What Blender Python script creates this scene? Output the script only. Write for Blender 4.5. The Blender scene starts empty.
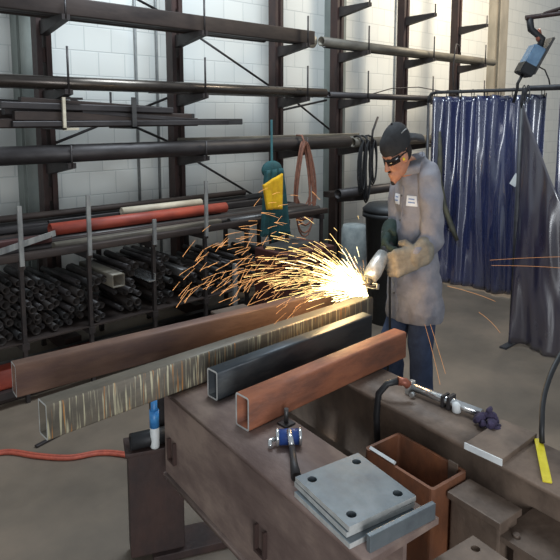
import bpy, bmesh, math, random
from mathutils import Vector, Matrix, Euler, noise
R = random.Random(7)
SC = bpy.context.scene
COL = SC.collection
PI = math.pi

# ------------------------------------------------------------------ materials
def lin(c):
    c = c/255.0
    return c/12.92 if c <= .04045 else ((c+.055)/1.055)**2.4
def rgb(c): return (lin(c[0]), lin(c[1]), lin(c[2]), 1.0)

def mat(name, c1, c2=None, rough=.6, metal=0.0, scale=6.0, stretch=(1,1,1), bump=0.0, c3=None, spec=.5, lo=.35, hi=.65, rvar=.12, coat=0):
    m = bpy.data.materials.new(name); m.use_nodes = True
    nt = m.node_tree; N = nt.nodes; L = nt.links
    b = N['Principled BSDF']
    b.inputs['Roughness'].default_value = rough; b.inputs['Metallic'].default_value = metal
    b.inputs['Specular IOR Level'].default_value = spec
    if coat: b.inputs['Coat Weight'].default_value = coat
    tc = N.new('ShaderNodeTexCoord'); mp = N.new('ShaderNodeMapping')
    mp.inputs['Scale'].default_value = stretch
    L.new(tc.outputs['Object'], mp.inputs['Vector'])
    n = N.new('ShaderNodeTexNoise'); n.inputs['Scale'].default_value = scale; n.inputs['Detail'].default_value = 6; n.inputs['Roughness'].default_value = .62
    L.new(mp.outputs[0], n.inputs['Vector'])
    r = N.new('ShaderNodeValToRGB'); e = r.color_ramp.elements
    c2 = c2 or tuple(x*.8 for x in c1)
    e[0].position = lo; e[0].color = rgb(c1); e[1].position = hi; e[1].color = rgb(c2)
    if c3:
        k = e.new((lo+hi)/2); k.color = rgb(c3)
    L.new(n.outputs['Fac'], r.inputs['Fac']); L.new(r.outputs[0], b.inputs['Base Color'])
    n2 = N.new('ShaderNodeTexNoise'); n2.inputs['Scale'].default_value = scale*5; n2.inputs['Detail'].default_value = 4
    L.new(mp.outputs[0], n2.inputs['Vector'])
    mr = N.new('ShaderNodeMapRange'); mr.inputs['To Min'].default_value = max(0, rough-rvar); mr.inputs['To Max'].default_value = min(1, rough+rvar)
    L.new(n2.outputs['Fac'], mr.inputs['Value']); L.new(mr.outputs[0], b.inputs['Roughness'])
    if bump:
        bp = N.new('ShaderNodeBump'); bp.inputs['Strength'].default_value = bump; bp.inputs['Distance'].default_value = .01
        L.new(n2.outputs['Fac'], bp.inputs['Height']); L.new(bp.outputs[0], b.inputs['Normal'])
    return m

def emit(name, c, s):
    m = bpy.data.materials.new(name); m.use_nodes = True
    nt = m.node_tree; nt.nodes.clear()
    e = nt.nodes.new('ShaderNodeEmission'); o = nt.nodes.new('ShaderNodeOutputMaterial')
    e.inputs['Color'].default_value = rgb(c); e.inputs['Strength'].default_value = s
    nt.links.new(e.outputs[0], o.inputs[0]); return m

M = {}
M['dark'] = mat('dark_steel', (46,42,42), (70,66,66), .5, .4, 9, (.3,1,1), .1)
M['dark2'] = mat('brown_black_steel', (44,36,34), (66,55,50), .6, .3, 9, (.3,1,1), .1)
M['grey'] = mat('mill_grey_steel', (96,94,92), (66,64,64), .42, .6, 8, (.25,1,1), .1)
M['shiny'] = mat('drawn_steel', (104,96,88), (70,64,60), .3, .75, 8, (.2,1,1), .05)
M['tan'] = mat('tan_grey_steel', (128,122,108), (92,86,78), .55, .3, 10, (.3,1,1), .1)
M['rack'] = mat('rack_brown_paint', (66,46,42), (48,36,34), .55, .1, 14, (1,1,.4), .1)
M['arm'] = mat('rack_arm_steel', (58,50,48), (42,38,38), .55, .2, 14, (1,1,1), .1)
M['post'] = mat('pale_grey_post', (150,150,146), (112,112,112), .6, .1, 20, (1,1,.4), .1)
M['redpaint'] = mat('red_oxide_paint', (172,74,54), (132,56,44), .55, 0, 12, (.4,1,1), .08)
M['redbrown'] = mat('red_brown_paint', (82,40,34), (58,34,30), .6, 0, 10, (1,1,1), .08)
M['cream'] = mat('cream_paint', (214,204,182), (178,166,144), .5, 0, 14, (.4,1,1), .05)
M['white'] = mat('white_plastic', (226,228,226), (200,202,202), .4, 0, 12)
M['rust'] = mat('orange_rust', (166,104,73), (116,74,57), .66, .1, 14, (.35,1,1), .25, c3=(146,90,65))
M['brown'] = mat('brown_rust', (128,98,82), (94,70,62), .6, .15, 10, (.3,1,1), .2, c3=(112,84,70))
M['bluesteel'] = mat('blue_grey_steel', (66,72,76), (84,86,86), .42, .45, 9, (.3,1,1), .1, c3=(58,62,66))
M['rim'] = mat('cut_bare_steel', (206,206,202), (176,176,172), .38, .2, 30)
M['beam'] = mat('beam_rust_primer', (146,126,114), (102,84,78), .6, .15, 7, (1,.5,1), .25, c3=(121,102,94))
M['boxrust'] = mat('box_rust', (146,92,60), (104,70,52), .62, .1, 9, (1,1,.6), .25, c3=(126,80,56))
M['umber'] = mat('umber_steel', (124,106,92), (90,76,66), .6, .15, 8, (1,1,.7), .2)
M['stand'] = mat('stand_brown_steel', (70,50,44), (52,40,38), .65, .1, 9, (1,1,.6), .2)
M['plate'] = mat('grey_plate_steel', (126,132,136), (100,106,112), .42, .5, 7, (1,1,1), .08, c3=(114,122,126))
M['black'] = mat('black_rubber', (22,22,24), (32,32,34), .55)
M['chrome'] = mat('bright_steel', (222,222,220), (186,188,190), .22, .85, 20)
M['bluepaint'] = mat('blue_paint', (44,74,140), (34,58,112), .4, .1, 20)
M['bluelabel'] = mat('light_blue_label', (70,140,196), (48,110,170), .4, 0, 24)
M['copper'] = mat('copper_brown', (158,92,70), (120,70,56), .45, .4, 30)
M['purple'] = mat('purple_rag', (66,56,84), (44,38,58), .9, 0, 40, bump=.3)
M['yellow'] = mat('yellow_plastic', (226,208,40), (204,184,30), .5, 0, 20)
M['hose'] = mat('orange_red_hose', (176,84,62), (146,66,50), .6, 0, 40)
M['yelcloth'] = mat('yellow_cloth', (226,178,20), (196,146,14), .8, 0, 14, bump=.2)
M['teal'] = mat('teal_cloth', (36,84,86), (26,62,66), .85, 0, 14, bump=.2)
M['coil'] = mat('rust_brown_cable', (140,92,72), (108,70,56), .6, 0, 30)
M['skin'] = mat('skin', (186,132,104), (168,112,86), .5, 0, 22, bump=.03)
M['shirt'] = mat('grey_work_shirt', (146,145,151), (120,119,127), .9, 0, 9, bump=.4)
M['jeans'] = mat('blue_denim', (58,72,100), (42,54,78), .9, 0, 16, bump=.15)
M['cap'] = mat('black_cap_cloth', (44,44,46), (32,32,34), .85, 0, 30, bump=.1)
M['hair'] = mat('dark_hair', (30,24,22), (44,36,32), .8, 0, 60, bump=.3)
M['leather'] = mat('pale_leather_glove', (142,135,121), (104,98,88), .85, 0, 14, bump=.2)
M['greenglove'] = mat('dark_green_glove', (32,52,46), (24,38,34), .85, 0, 14, bump=.2)
M['lens'] = mat('dark_lens', (24,20,20), (34,26,24), .12, 0, 10)
M['patch'] = mat('white_patch', (226,230,236), (206,214,226), .8, 0, 30)
M['patchink'] = mat('blue_patch_thread', (120,146,190), (100,126,176), .8, 0, 30)
M['boot'] = mat('brown_boot_leather', (66,50,40), (48,38,32), .7, 0, 20)
M['eye'] = mat('eye_white', (220,214,206), (200,194,188), .3)
M['feeder'] = mat('blue_grey_case', (112,140,164), (88,114,140), .45, .1, 12)
M['pillar'] = mat('grey_green_column_paint', (138,144,138), (118,124,120), .6, 0, 6, (1,1,.4))
M['pillar2'] = mat('beige_grey_column_paint', (160,152,138), (136,130,118), .6, 0, 6, (1,1,.4))
M['conduit'] = mat('conduit_grey', (150,152,150), (126,128,128), .5, .2, 20)
M['bin'] = mat('black_bin_plastic', (26,28,30), (36,38,40), .5)
M['bucket'] = mat('pale_drum_paint', (168,174,172), (130,138,138), .6, 0, 9)
M['offcut'] = mat('shade_dark_steel', (28,27,27), (50,47,46), .55, .3, 9)  # steel darkened so the shade inside the low rack sits in the colour
M['offcut2'] = mat('shade_dark_brown_steel', (34,29,27), (50,42,38), .6, .2, 9)  # brown variant, the low rack's shade also put into the colour
M['maroon'] = mat('maroon_paint', (70,38,36), (54,32,32), .6, 0, 10)
M['rail'] = mat('curtain_rail_steel', (70,70,72), (50,50,54), .5, .3, 20)
M['silver'] = mat('cast_aluminium', (206,206,202), (156,156,154), .35, .6, 30)

def curtain_mat(name, c1, c2, rough, trans):
    m = mat(name, c1, c2, rough, 0, 3.5, (1,1,.25), .05, rvar=.1, spec=1.0, coat=1.0)
    b = m.node_tree.nodes['Principled BSDF']; b.inputs['Coat Roughness'].default_value = .16; b.inputs['Coat IOR'].default_value = 1.8; b.inputs['IOR'].default_value = 1.6
    b.inputs['Transmission Weight'].default_value = trans
    return m
M['vinyl'] = curtain_mat('blue_vinyl', (42,50,92), (30,37,72), .26, 0.0)
M['vinyl2'] = curtain_mat('smoky_violet_vinyl', (56,48,54), (38,37,60), .30, 0.0)
M['olive'] = mat('olive_brown_strip', (96,92,72), (60,60,54), .7, 0, 10)

# striped side: pale and orange paint drips across one tube
def striped():
    m = mat('striped_mill_steel', (122,112,98), (92,86,76), .5, .3, 9, (.3,1,1), .1)
    nt = m.node_tree; N = nt.nodes; L = nt.links; b = N['Principled BSDF']
    base = b.inputs['Base Color'].links[0].from_socket
    tc = N.new('ShaderNodeTexCoord'); sp = N.new('ShaderNodeSeparateXYZ'); L.new(tc.outputs['Object'], sp.inputs[0])
    def layer(prev, sx, sz, seed, lo, hi, colr, zlim):
        mp = N.new('ShaderNodeMapping'); mp.inputs['Scale'].default_value = (sx, 2, sz); mp.inputs['Location'].default_value = (seed, seed, 0)
        L.new(tc.outputs['Object'], mp.inputs[0])
        n = N.new('ShaderNodeTexNoise'); n.inputs['Scale'].default_value = 1; n.inputs['Detail'].default_value = 2
        L.new(mp.outputs[0], n.inputs['Vector'])
        r = N.new('ShaderNodeMapRange'); r.inputs['From Min'].default_value = lo; r.inputs['From Max'].default_value = hi
        L.new(n.outputs['Fac'], r.inputs['Value'])
        mx = N.new('ShaderNodeMix'); mx.data_type = 'RGBA'
        gt = N.new('ShaderNodeMath'); gt.operation = 'LESS_THAN'; gt.inputs[1].default_value = -.028; L.new(sp.outputs['Y'], gt.inputs[0])
        ml = N.new('ShaderNodeMath'); ml.operation = 'MULTIPLY'; L.new(r.outputs[0], ml.inputs[0]); L.new(gt.outputs[0], ml.inputs[1])
        L.new(ml.outputs[0], mx.inputs['Factor']); L.new(prev, mx.inputs['A']); mx.inputs['B'].default_value = rgb(colr)
        return mx.outputs['Result']
    c = layer(base, 130, 7, 3.3, .55, .67, (190,182,152), 0)
    c = layer(c, 110, 5, 9.1, .60, .70, (196,134,68), 0)
    L.new(c, b.inputs['Base Color']); return m
M['striped'] = striped()

# ------------------------------------------------------------------ mesh helpers
def bx(bm, lo, hi, rot=None, bev=0.0, mi=0):
    lo = Vector(lo); hi = Vector(hi); c = (lo+hi)/2; s = hi-lo
    t = bmesh.new(); bmesh.ops.create_cube(t, size=1.0)
    bmesh.ops.scale(t, vec=s, verts=t.verts)
    if bev: bmesh.ops.bevel(t, geom=list(t.edges), offset=bev, segments=2, affect='EDGES', profile=.6)
    if rot: bmesh.ops.rotate(t, verts=t.verts, cent=(0,0,0), matrix=Euler(rot).to_matrix())
    bmesh.ops.translate(t, verts=t.verts, vec=c)
    merge(bm, t, mi)
def merge(bm, t, mi=0):
    mp = {}
    for v in t.verts: mp[v] = bm.verts.new(v.co)
    for f in t.faces:
        try:
            g = bm.faces.new([mp[v] for v in f.verts]); g.material_index = mi or f.material_index; g.smooth = f.smooth
        except ValueError: pass
    t.free()
def sweep(bm, pts, r, n=8, cap=True, mi=0):
    pts = [Vector(p) for p in pts]; k = len(pts)
    rs = r if isinstance(r, (list, tuple)) else [r]*k
    d = (pts[1]-pts[0]).normalized()
    up = Vector((0,0,1)) if abs(d.z) < .9 else Vector((1,0,0))
    u = d.cross(up).normalized(); rings = []
    for i, p in enumerate(pts):
        if i == 0: t = pts[1]-pts[0]
        elif i == k-1: t = pts[-1]-pts[-2]
        else: t = (pts[i+1]-pts[i]).normalized()+(pts[i]-pts[i-1]).normalized()
        t = t.normalized(); u = (u-t*u.dot(t)).normalized(); w = t.cross(u)
        rings.append([bm.verts.new(p+(u*math.cos(2*PI*j/n)+w*math.sin(2*PI*j/n))*rs[i]) for j in range(n)])
    for a, b in zip(rings, rings[1:]):
        for j in range(n):
            f = bm.faces.new((a[j], a[(j+1)%n], b[(j+1)%n], b[j])); f.smooth = n > 5; f.material_index = mi
    if cap:
        f = bm.faces.new(rings[0][::-1]); f.material_index = mi
        f = bm.faces.new(rings[-1]); f.material_index = mi
def cyl(bm, a, b, r, n=16, r2=None, mi=0): sweep(bm, [a, b], [r, r if r2 is None else r2], n, True, mi)
def ext(bm, loops, L, rim=0):
    """extrude closed (y,z) loops along x 0..L; two loops = hollow section"""
    rings = []
    for lp in loops:
        rings.append(([bm.verts.new((0,y,z)) for y, z in lp], [bm.verts.new((L,y,z)) for y, z in lp]))
    for q, (a, b) in enumerate(rings):
        n = len(a)
        for j in range(n):
            vs = (a[j], a[(j+1)%n], b[(j+1)%n], b[j])
            f = bm.faces.new(vs if q else vs[::-1]); f.smooth = n > 10
    if len(rings) == 1:
        bm.faces.new(rings[0][0]).material_index = rim; bm.faces.new(rings[0][1][::-1]).material_index = rim
    else:
        (a, b), (c, d) = rings; n = len(a)
        for j in range(n):
            bm.faces.new((a[j], a[(j+1)%n], c[(j+1)%n], c[j])).material_index = rim
            bm.faces.new((d[j], d[(j+1)%n], b[(j+1)%n], b[j])).material_index = rim
def rrect(w, h, r, n=3):
    o = []
    for cx, cz, a0 in ((w/2-r, h/2-r, 0), (-w/2+r, h/2-r, 90), (-w/2+r, -h/2+r, 180), (w/2-r, -h/2+r, 270)):
        for i in range(n+1):
            a = math.radians(a0+90*i/n); o.append((cx+r*math.cos(a), cz+r*math.sin(a)))
    return o
def circ(r, n=16): return [(r*math.cos(2*PI*i/n), r*math.sin(2*PI*i/n)) for i in range(n)]
def recttube(L, w, h, t=.006, rim=0):
    bm = bmesh.new(); ext(bm, [rrect(w, h, .008), rrect(w-2*t, h-2*t, .004)], L, rim); return bm
def pipe(L, r, t=.006, n=16, rim=0):
    bm = bmesh.new(); ext(bm, [circ(r, n), circ(r-t, n)], L, rim); return bm
def bar(L, w, h):
    bm = bmesh.new(); ext(bm, [rrect(w, h, min(w, h)*.12, 1)], L); return bm
def angle(L, w, t=.006):
    bm = bmesh.new(); h = w/2
    ext(bm, [[(-h,-h),(h,-h),(h,-h+t),(-h+t,-h+t),(-h+t,h),(-h,h)]], L); return bm
def channel(L, w, h, t=.007):
    bm = bmesh.new(); a = w/2; b = h/2
    ext(bm, [[(-a,-b),(a,-b),(a,-b+t),(-a+t,-b+t),(-a+t,b-t),(a,b-t),(a,b),(-a,b)]], L); return bm
def isect(L, w, h, tf=.014, tw=.01):
    bm = bmesh.new(); a = w/2; b = h/2; k = tw/2
    ext(bm, [[(-a,-b),(a,-b),(a,-b+tf),(k,-b+tf),(k,b-tf),(a,b-tf),(a,b),(-a,b),(-a,b-tf),(-k,b-tf),(-k,-b+tf),(-a,-b+tf)]], L); return bm
def ell(bm, c, r, rot=None, seg=24):
    t = bmesh.new(); bmesh.ops.create_uvsphere(t, u_segments=seg, v_segments=seg//2, radius=1)
    bmesh.ops.scale(t, vec=r, verts=t.verts)
    if rot: bmesh.ops.rotate(t, verts=t.verts, cent=(0,0,0), matrix=Euler(rot).to_matrix())
    bmesh.ops.translate(t, verts=t.verts, vec=c)
    for f in t.faces: f.smooth = True
    merge(bm, t)
def lathe(bm, prof, c=(0,0,0), n=24, mi=0):
    c = Vector(c); rings = []
    for r, z in prof:
        rings.append([bm.verts.new(c+Vector((r*math.cos(2*PI*j/n), r*math.sin(2*PI*j/n), z))) for j in range(n)])
    for a, b in zip(rings, rings[1:]):
        for j in range(n):
            f = bm.faces.new((a[j], a[(j+1)%n], b[(j+1)%n], b[j])); f.smooth = True; f.material_index = mi
    bm.faces.new(rings[0][::-1]); bm.faces.new(rings[-1])

def tag(o, label, cat, group=None, kind=None):
    o['label'] = label; o['category'] = cat
    if group: o['group'] = group
    if kind: o['kind'] = kind
    return o
def obj(name, bm, m, parent=None, mesh=None):
    if mesh is None:
        mesh = bpy.data.meshes.new(name)
        bmesh.ops.recalc_face_normals(bm, faces=bm.faces); bm.to_mesh(mesh); bm.free()
        for k in (m if isinstance(m, (list, tuple)) else [m]): mesh.materials.append(k if not isinstance(k, str) else M[k])
    o = bpy.data.objects.new(name, mesh); COL.objects.link(o)
    if parent:
        o.parent = parent
    return o
def thing(name, label, cat, loc=(0,0,0), rot=(0,0,0), group=None):
    o = bpy.data.objects.new(name, None); COL.objects.link(o); o.empty_display_size = .1
    o.location = loc; o.rotation_euler = rot
    return tag(o, label, cat, group)
def rebase(bm, loc):
    bmesh.ops.translate(bm, verts=bm.verts, vec=-Vector(loc)); return bm
def wobj(name, bm, m, label, cat, loc, group=None):
    """one-mesh thing modelled in world coordinates, origin moved to its base"""
    o = obj(name, rebase(bm, loc), m); o.location = loc; return tag(o, label, cat, group)
def part(name, bm, m, parent):
    loc = parent.location.copy(); p = parent.parent
    while p: loc += p.location; p = p.parent
    return obj(name, rebase(bm, loc), m, parent)
def struct(name, bm, m):
    o = obj(name, bm, m); o['kind'] = 'structure'; return o
def copy_tree(o, parent=None):
    c = o.copy(); COL.objects.link(c)
    if parent: c.parent = parent
    for ch in list(o.children): copy_tree(ch, c)
    return c
def stock(name, bm, m, x, y, z, label, cat, rz=0, ry=0, group=None):
    o = obj(name, bm, m); o.location = (x, y, z); o.rotation_euler = (0, ry, rz)
    return tag(o, label, cat, group)

# ------------------------------------------------------------------ setting
def floor_mat():
    m = mat('concrete_floor', (124,109,94), (94,84,73), .55, 0, 1.3, (1,1,1), .05, c3=(109,97,84), rvar=.15)
    return m
bm = bmesh.new(); bx(bm, (-3.5,-2,-.1), (16,4.95,0)); struct('floor', bm, floor_mat())
def wall_mat():
    m = bpy.data.materials.new('painted_block_wall'); m.use_nodes = True
    nt = m.node_tree; N = nt.nodes; L = nt.links; b = N['Principled BSDF']; b.inputs['Roughness'].default_value = .5
    tc = N.new('ShaderNodeTexCoord'); s = N.new('ShaderNodeSeparateXYZ'); c = N.new('ShaderNodeCombineXYZ')
    L.new(tc.outputs['Object'], s.inputs[0]); L.new(s.outputs['X'], c.inputs['X']); L.new(s.outputs['Z'], c.inputs['Y'])
    k = N.new('ShaderNodeTexBrick'); k.inputs['Scale'].default_value = 1; k.inputs['Brick Width'].default_value = .24; k.inputs['Row Height'].default_value = .2
    k.inputs['Mortar Size'].default_value = .006; k.inputs['Mortar Smooth'].default_value = .5
    k.inputs['Color1'].default_value = rgb((222,222,216)); k.inputs['Color2'].default_value = rgb((216,217,212)); k.inputs['Mortar'].default_value = rgb((200,202,198))
    L.new(c.outputs[0], k.inputs['Vector'])
    n = N.new('ShaderNodeTexNoise'); n.inputs['Scale'].default_value = 1.2; n.inputs['Detail'].default_value = 5; L.new(tc.outputs['Object'], n.inputs['Vector'])
    r = N.new('ShaderNodeMapRange'); r.inputs['To Min'].default_value = .9; r.inputs['To Max'].default_value = 1.06; L.new(n.outputs['Fac'], r.inputs['Value'])
    mx = N.new('ShaderNodeMix'); mx.data_type = 'RGBA'; mx.blend_type = 'MULTIPLY'; mx.inputs['Factor'].default_value = 1
    L.new(k.outputs['Color'], mx.inputs['A']); L.new(r.outputs[0], mx.inputs['B']); L.new(mx.outputs['Result'], b.inputs['Base Color'])
    bp = N.new('ShaderNodeBump'); bp.inputs['Strength'].default_value = .4; bp.inputs['Distance'].default_value = .006; bp.invert = True
    L.new(k.outputs['Fac'], bp.inputs['Height']); L.new(bp.outputs[0], b.inputs['Normal'])
    return m
bm = bmesh.new(); bx(bm, (-3.5,4.75,0), (16,4.95,4.2)); struct('wall_back', bm, wall_mat())
# building columns against the wall
for n_, (x0, x1, m_) in enumerate(((1.58,1.75,'pillar'), (5.03,5.17,'pillar'), (8.72,8.95,'pillar2'))):
    bm = bmesh.new(); bx(bm, (x0,4.62,0), (x1,4.75,4.2)); bx(bm, (x0+.05,4.56,0), (x1-.05,4.62,4.2)); bx(bm, (x0,4.545,0), (x1,4.56,4.2))
    struct('trim_%d' % (n_+1), bm, m_)
for n_, x in enumerate((2.62, 2.83, 6.35)):
    bm = bmesh.new(); cyl(bm, (x,4.735,0), (x,4.735,4.2), .013, 10); struct('trim_%d' % (n_+4), bm, 'conduit')

# ------------------------------------------------------------------ cantilever rack
CX = [.55, 1.647, 2.754, 3.898, 4.769, 5.936, 7.098]
LV = [2.33, 1.845, 1.35]
rack = thing('cantilever_rack', 'tall dark brown cantilever steel rack standing against the white block wall', 'rack', (CX[0],4.32,0))
for i, x in enumerate(CX):
    t = bmesh.new()
    for sx in (-1,1): bx(t, (x+sx*.034-.019,4.27,0), (x+sx*.034+.019,4.37,3.7), bev=.003)
    for zz in (.3,1.1,1.62,2.1,2.6,3.2): bx(t, (x-.02,4.30,zz-.05), (x+.02,4.34,zz+.05))
    # wide-flange upright; flanges face the sides so the gap shows
    part('upright', t, 'rack', rack)
    tops = LV+[.84] + ([2.83] if i >= 5 else [2.80] if i == 4 else [])
    for z in tops:
        if z < 1 and i == 6: continue
        b2 = bmesh.new(); w = .028
        prof = [(4.27, z), (3.88, z), (3.88, z-.035), (4.27, z-.10)]
        vs = [[b2.verts.new((x+sx*w, y, q)) for y, q in prof] for sx in (-1, 1)]
        b2.faces.new(vs[0]); b2.faces.new(vs[1][::-1])
        for j in range(4): b2.faces.new((vs[0][j], vs[0][(j+1)%4], vs[1][(j+1)%4], vs[1][j]))
        part('arm', b2, 'arm', rack)
        if z > 1.3 and i > 0:
            hgt = {2.33:.24, 1.845:.28, 1.35:.12}.get(z, .1)
            if i == 1 and z == 2.33: hgt = .1
            b3 = bmesh.new(); cyl(b3, (x+.0,3.885,z-.03), (x,3.885,z+hgt), .008, 8); part('stop_pin', b3, 'dark', rack)
    b4 = bmesh.new(); bx(b4, (x-.06,3.985,0), (x+.06,4.27,.1), bev=.005); part('base', b4, 'rack', rack)
for a, b in (((2.88,2.44),(3.87,1.97)), ((1.80,1.83),(2.75,1.44)), ((4.0,1.95),(4.80,1.5)), ((2.95,1.30),(3.85,.80)), ((1.75,2.85),(2.70,2.52)), ((1.70,1.45),(2.72,1.82)), ((4.0,1.72),(4.7,1.84))):
    b5 = bmesh.new(); cyl(b5, (a[0],4.40,a[1]), (b[0],4.40,b[1]), .011, 8); part('brace_rod', b5, 'dark', rack)

# ------------------------------------------------------------------ long stock on the rack
S = stock
# top level
S('steel_bar', recttube(3.5,.075,.12), 'dark2', .52,3.955,2.39, 'dark square section steel tube at the front of the top rack level, on the left', 'steel tube')
o = S('steel_pipe', pipe(3.3,.045), 'dark', .7,4.05,2.375, 'dark pipe on the top rack level with a cream collar at its right end', 'pipe')
b_ = bmesh.new(); ext(b_, [circ(.06), circ(.046)], .13); c_ = obj('collar', b_, 'cream', o); c_.location = (3.3,0,0); c_['label'] = 'cream coloured pipe collar'
S('steel_pipe', pipe(3.0,.04), 'dark2', .6,4.15,2.37, 'rearmost dark pipe on the top rack level, on the left', 'pipe')
S('steel_pipe', pipe(3.3,.045), 'tan', 4.16,3.97,2.375, 'long tan grey pipe at the front of the top rack level on the right', 'pipe')
S('steel_pipe', pipe(3.0,.035), 'grey', 4.3,4.06,2.365, 'grey pipe behind the tan one on the top rack level on the right', 'pipe')
# second level
S('steel_pipe', pipe(3.6,.043), 'shiny', .6,3.955,1.888, 'bright drawn steel pipe lying along the second rack level on the left', 'pipe')
S('steel_pipe', pipe(3.5,.03), 'dark', .62,4.04,1.875, 'dark pipe behind the bright pipe on the second rack level', 'pipe')
S('steel_bar', angle(1.5,.05), 'dark2', 2.4,4.13,1.87, 'dark angle iron at the back of the second rack level', 'angle iron')
S('steel_pipe', pipe(2.95,.03), 'dark', 4.25,3.95,1.875, 'thin dark pipe on the second rack level on the right', 'pipe')
S('steel_bar', bar(2.9,.04,.03), 'grey', 4.3,4.03,1.86, 'flat grey bar behind the thin pipe on the second rack level on the right', 'steel bar')
b_ = bmesh.new(); sweep(b_, [(4.9,3.99,1.887),(5.3,3.99,1.97),(5.8,3.99,2.0),(6.4,3.99,1.96),(6.85,3.99,1.883)], .006, 6)
wobj('steel_rod', b_, 'dark', 'thin bowed rod arching over the second rack level on the right', 'rod', (4.9,3.99,1.88))
# third level
S('steel_pipe', pipe(3.95,.062), 'dark', .6,3.96,1.412, 'fat dark pipe at the front of the third rack level on the left', 'pipe')
S('steel_pipe', pipe(3.9,.05), 'grey', .75,4.09,1.40, 'grey pipe behind the fat dark pipe on the third rack level', 'pipe')
S('steel_pipe', pipe(3.6,.04), 'dark2', .5,4.19,1.39, 'brown black pipe at the back of the third rack level', 'pipe')
S('steel_bar', bar(2.2,.05,.03), 'tan', 2.6,4.04,1.478, 'flat tan bar laid on top of the pipes of the third rack level', 'steel bar')
S('steel_pipe', pipe(1.9,.05), 'tan', 4.62,3.96,1.40, 'tan pipe on the third rack level on the right', 'pipe')
S('steel_pipe', pipe(2.3,.045), 'dark2', 4.66,4.07,1.395, 'dark brown pipe behind the tan pipe on the third rack level on the right', 'pipe')
S('steel_bar', bar(2.4,.06,.06), 'dark2', 4.68,4.16,1.38, 'square dark bar at the back of the third rack level on the right', 'steel bar')
# short bars on the little bracket between second and third levels
br = thing('bar_bracket', 'dark bracket with a pale end bolted to the left rack upright, holding short bars', 'bracket', (1.62,3.88,1.59))
b_ = bmesh.new(); bx(b_, (1.60,3.88,1.575), (1.64,4.27,1.60)); bx(b_, (1.60,3.88,1.775), (1.74,3.90,1.79)); part('arm', b_, 'arm', br)
b_ = bmesh.new(); bx(b_, (1.595,3.868,1.575), (1.615,3.885,1.79)); bx(b_, (1.595,3.868,1.572), (1.70,3.885,1.588)); q = part('end_stop', b_, 'cream', br); q['label'] = 'pale painted end stop'
hg = thing('bar_hanger', 'grey flat hanger clipped around the short bars between two rack uprights', 'hanger', (2.12,3.9,1.58))
b_ = bmesh.new(); bx(b_, (2.10,3.868,1.575), (2.135,3.88,1.80)); bx(b_, (2.10,3.868,1.575), (2.135,4.24,1.59)); part('strap', b_, 'grey', hg)
b_ = bmesh.new(); cyl(b_, (2.12,4.235,1.58), (2.12,4.235,1.85), .009, 8); part('hook_rod', b_, 'dark', hg)
shorts = [(1.28,3.91,1.615,1.7,'dark',.045,.03,'dark flat bar lowest at the front of the short bars on the little bracket',0,.0),
 (1.18,3.96,1.62,1.55,'dark2',.05,.05,'brown black square bar in the bunch of short bars on the little bracket',.02,.0),
 (1.24,4.03,1.62,2.0,'grey',.04,.04,'grey bar running furthest right in the bunch of short bars',.01,-.0),
 (1.35,4.10,1.62,1.5,'dark',.06,.04,'wide dark bar at the back of the short bars on the little bracket',0,0),
 (1.30,3.93,1.668,1.35,'dark2',.04,.05,'brown bar lying on top of the front short bars',.015,.01),
 (1.26,4.0,1.70,1.42,'dark',.05,.04,'dark bar sloping down to the right on top of the short bars',.01,.045),
 (1.5,4.07,1.69,1.25,'grey',.035,.035,'short grey bar topmost at the back of the little bracket',-.01,.02),
 (1.2,4.14,1.675,1.3,'dark2',.05,.05,'rearmost brown bar above the wide dark bar',0,.01),
 (1.22,3.925,1.735,1.25,'dark',.045,.035,'dark bar highest at the front of the short bars, left end sticking out',.01,.02),
 (1.36,3.985,1.765,1.05,'dark2',.05,.04,'brown black bar at the very top of the short bars',.012,.05),
 (1.18,4.075,1.75,1.35,'dark',.045,.045,'dark square bar on top at the back of the short bars',-.01,.035),
 (1.75,3.93,1.70,1.15,'dark',.03,.025,'slim dark bar drooping to the right out of the short bars',.01,.075)]
for x, y, z, L_, m_, w, h, lb, rz, ry in shorts:
    S('steel_bar', bar(L_, w*1.25, h*1.25), m_, x, y, z, lb, 'steel bar', rz, ry, 'short bars on the little rack bracket')
S('steel_rod', bar(1.1,.016,.016), 'dark', 2.2,4.17,1.60, 'thin rod sticking out right of the short bars', 'rod', .02, .0)

# fourth level and the low bar rack in front of it
low = thing('bar_rack', 'low dark steel bar rack with pale stop posts in front of the wall rack', 'rack', (.9,3.45,0))
LX = [.72, 1.125, 1.528, 1.978, 2.396, 2.78, 3.2, 3.6]
for x in LX:
    pale = x in (1.125, 1.528, 2.396)
    b_ = bmesh.new(); bx(b_, (x-.011,3.405,.0), (x+.011,3.43,.84)); part('leg', b_, 'arm', low)
    b_ = bmesh.new(); bx(b_, (x-.015,4.22,0), (x+.015,4.25,.84)); part('leg', b_, 'arm', low)
    for z in (.84, .36):
        b_ = bmesh.new(); bx(b_, (x-.02,3.40,z-.04), (x+.02,4.25,z)); part('cross_bar', b_, 'arm', low)
    if pale or x == 1.978:
        h = {1.125:1.165, 1.528:1.19, 2.396:1.215}.get(x, .99)
        b_ = bmesh.new(); bx(b_, (x-.012,3.385,.82), (x+.012,3.40,h)); q = part('stop_post', b_, 'post', low); q['label'] = 'pale grey stop post'
b_ = bmesh.new(); bx(b_, (.70,3.41,.36), (3.63,4.24,.368)); part('shelf', b_, 'dark2', low)
b_ = bmesh.new(); bx(b_, (.70,3.41,.06), (3.63,3.45,.10)); part('rail', b_, 'arm', low)

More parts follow.
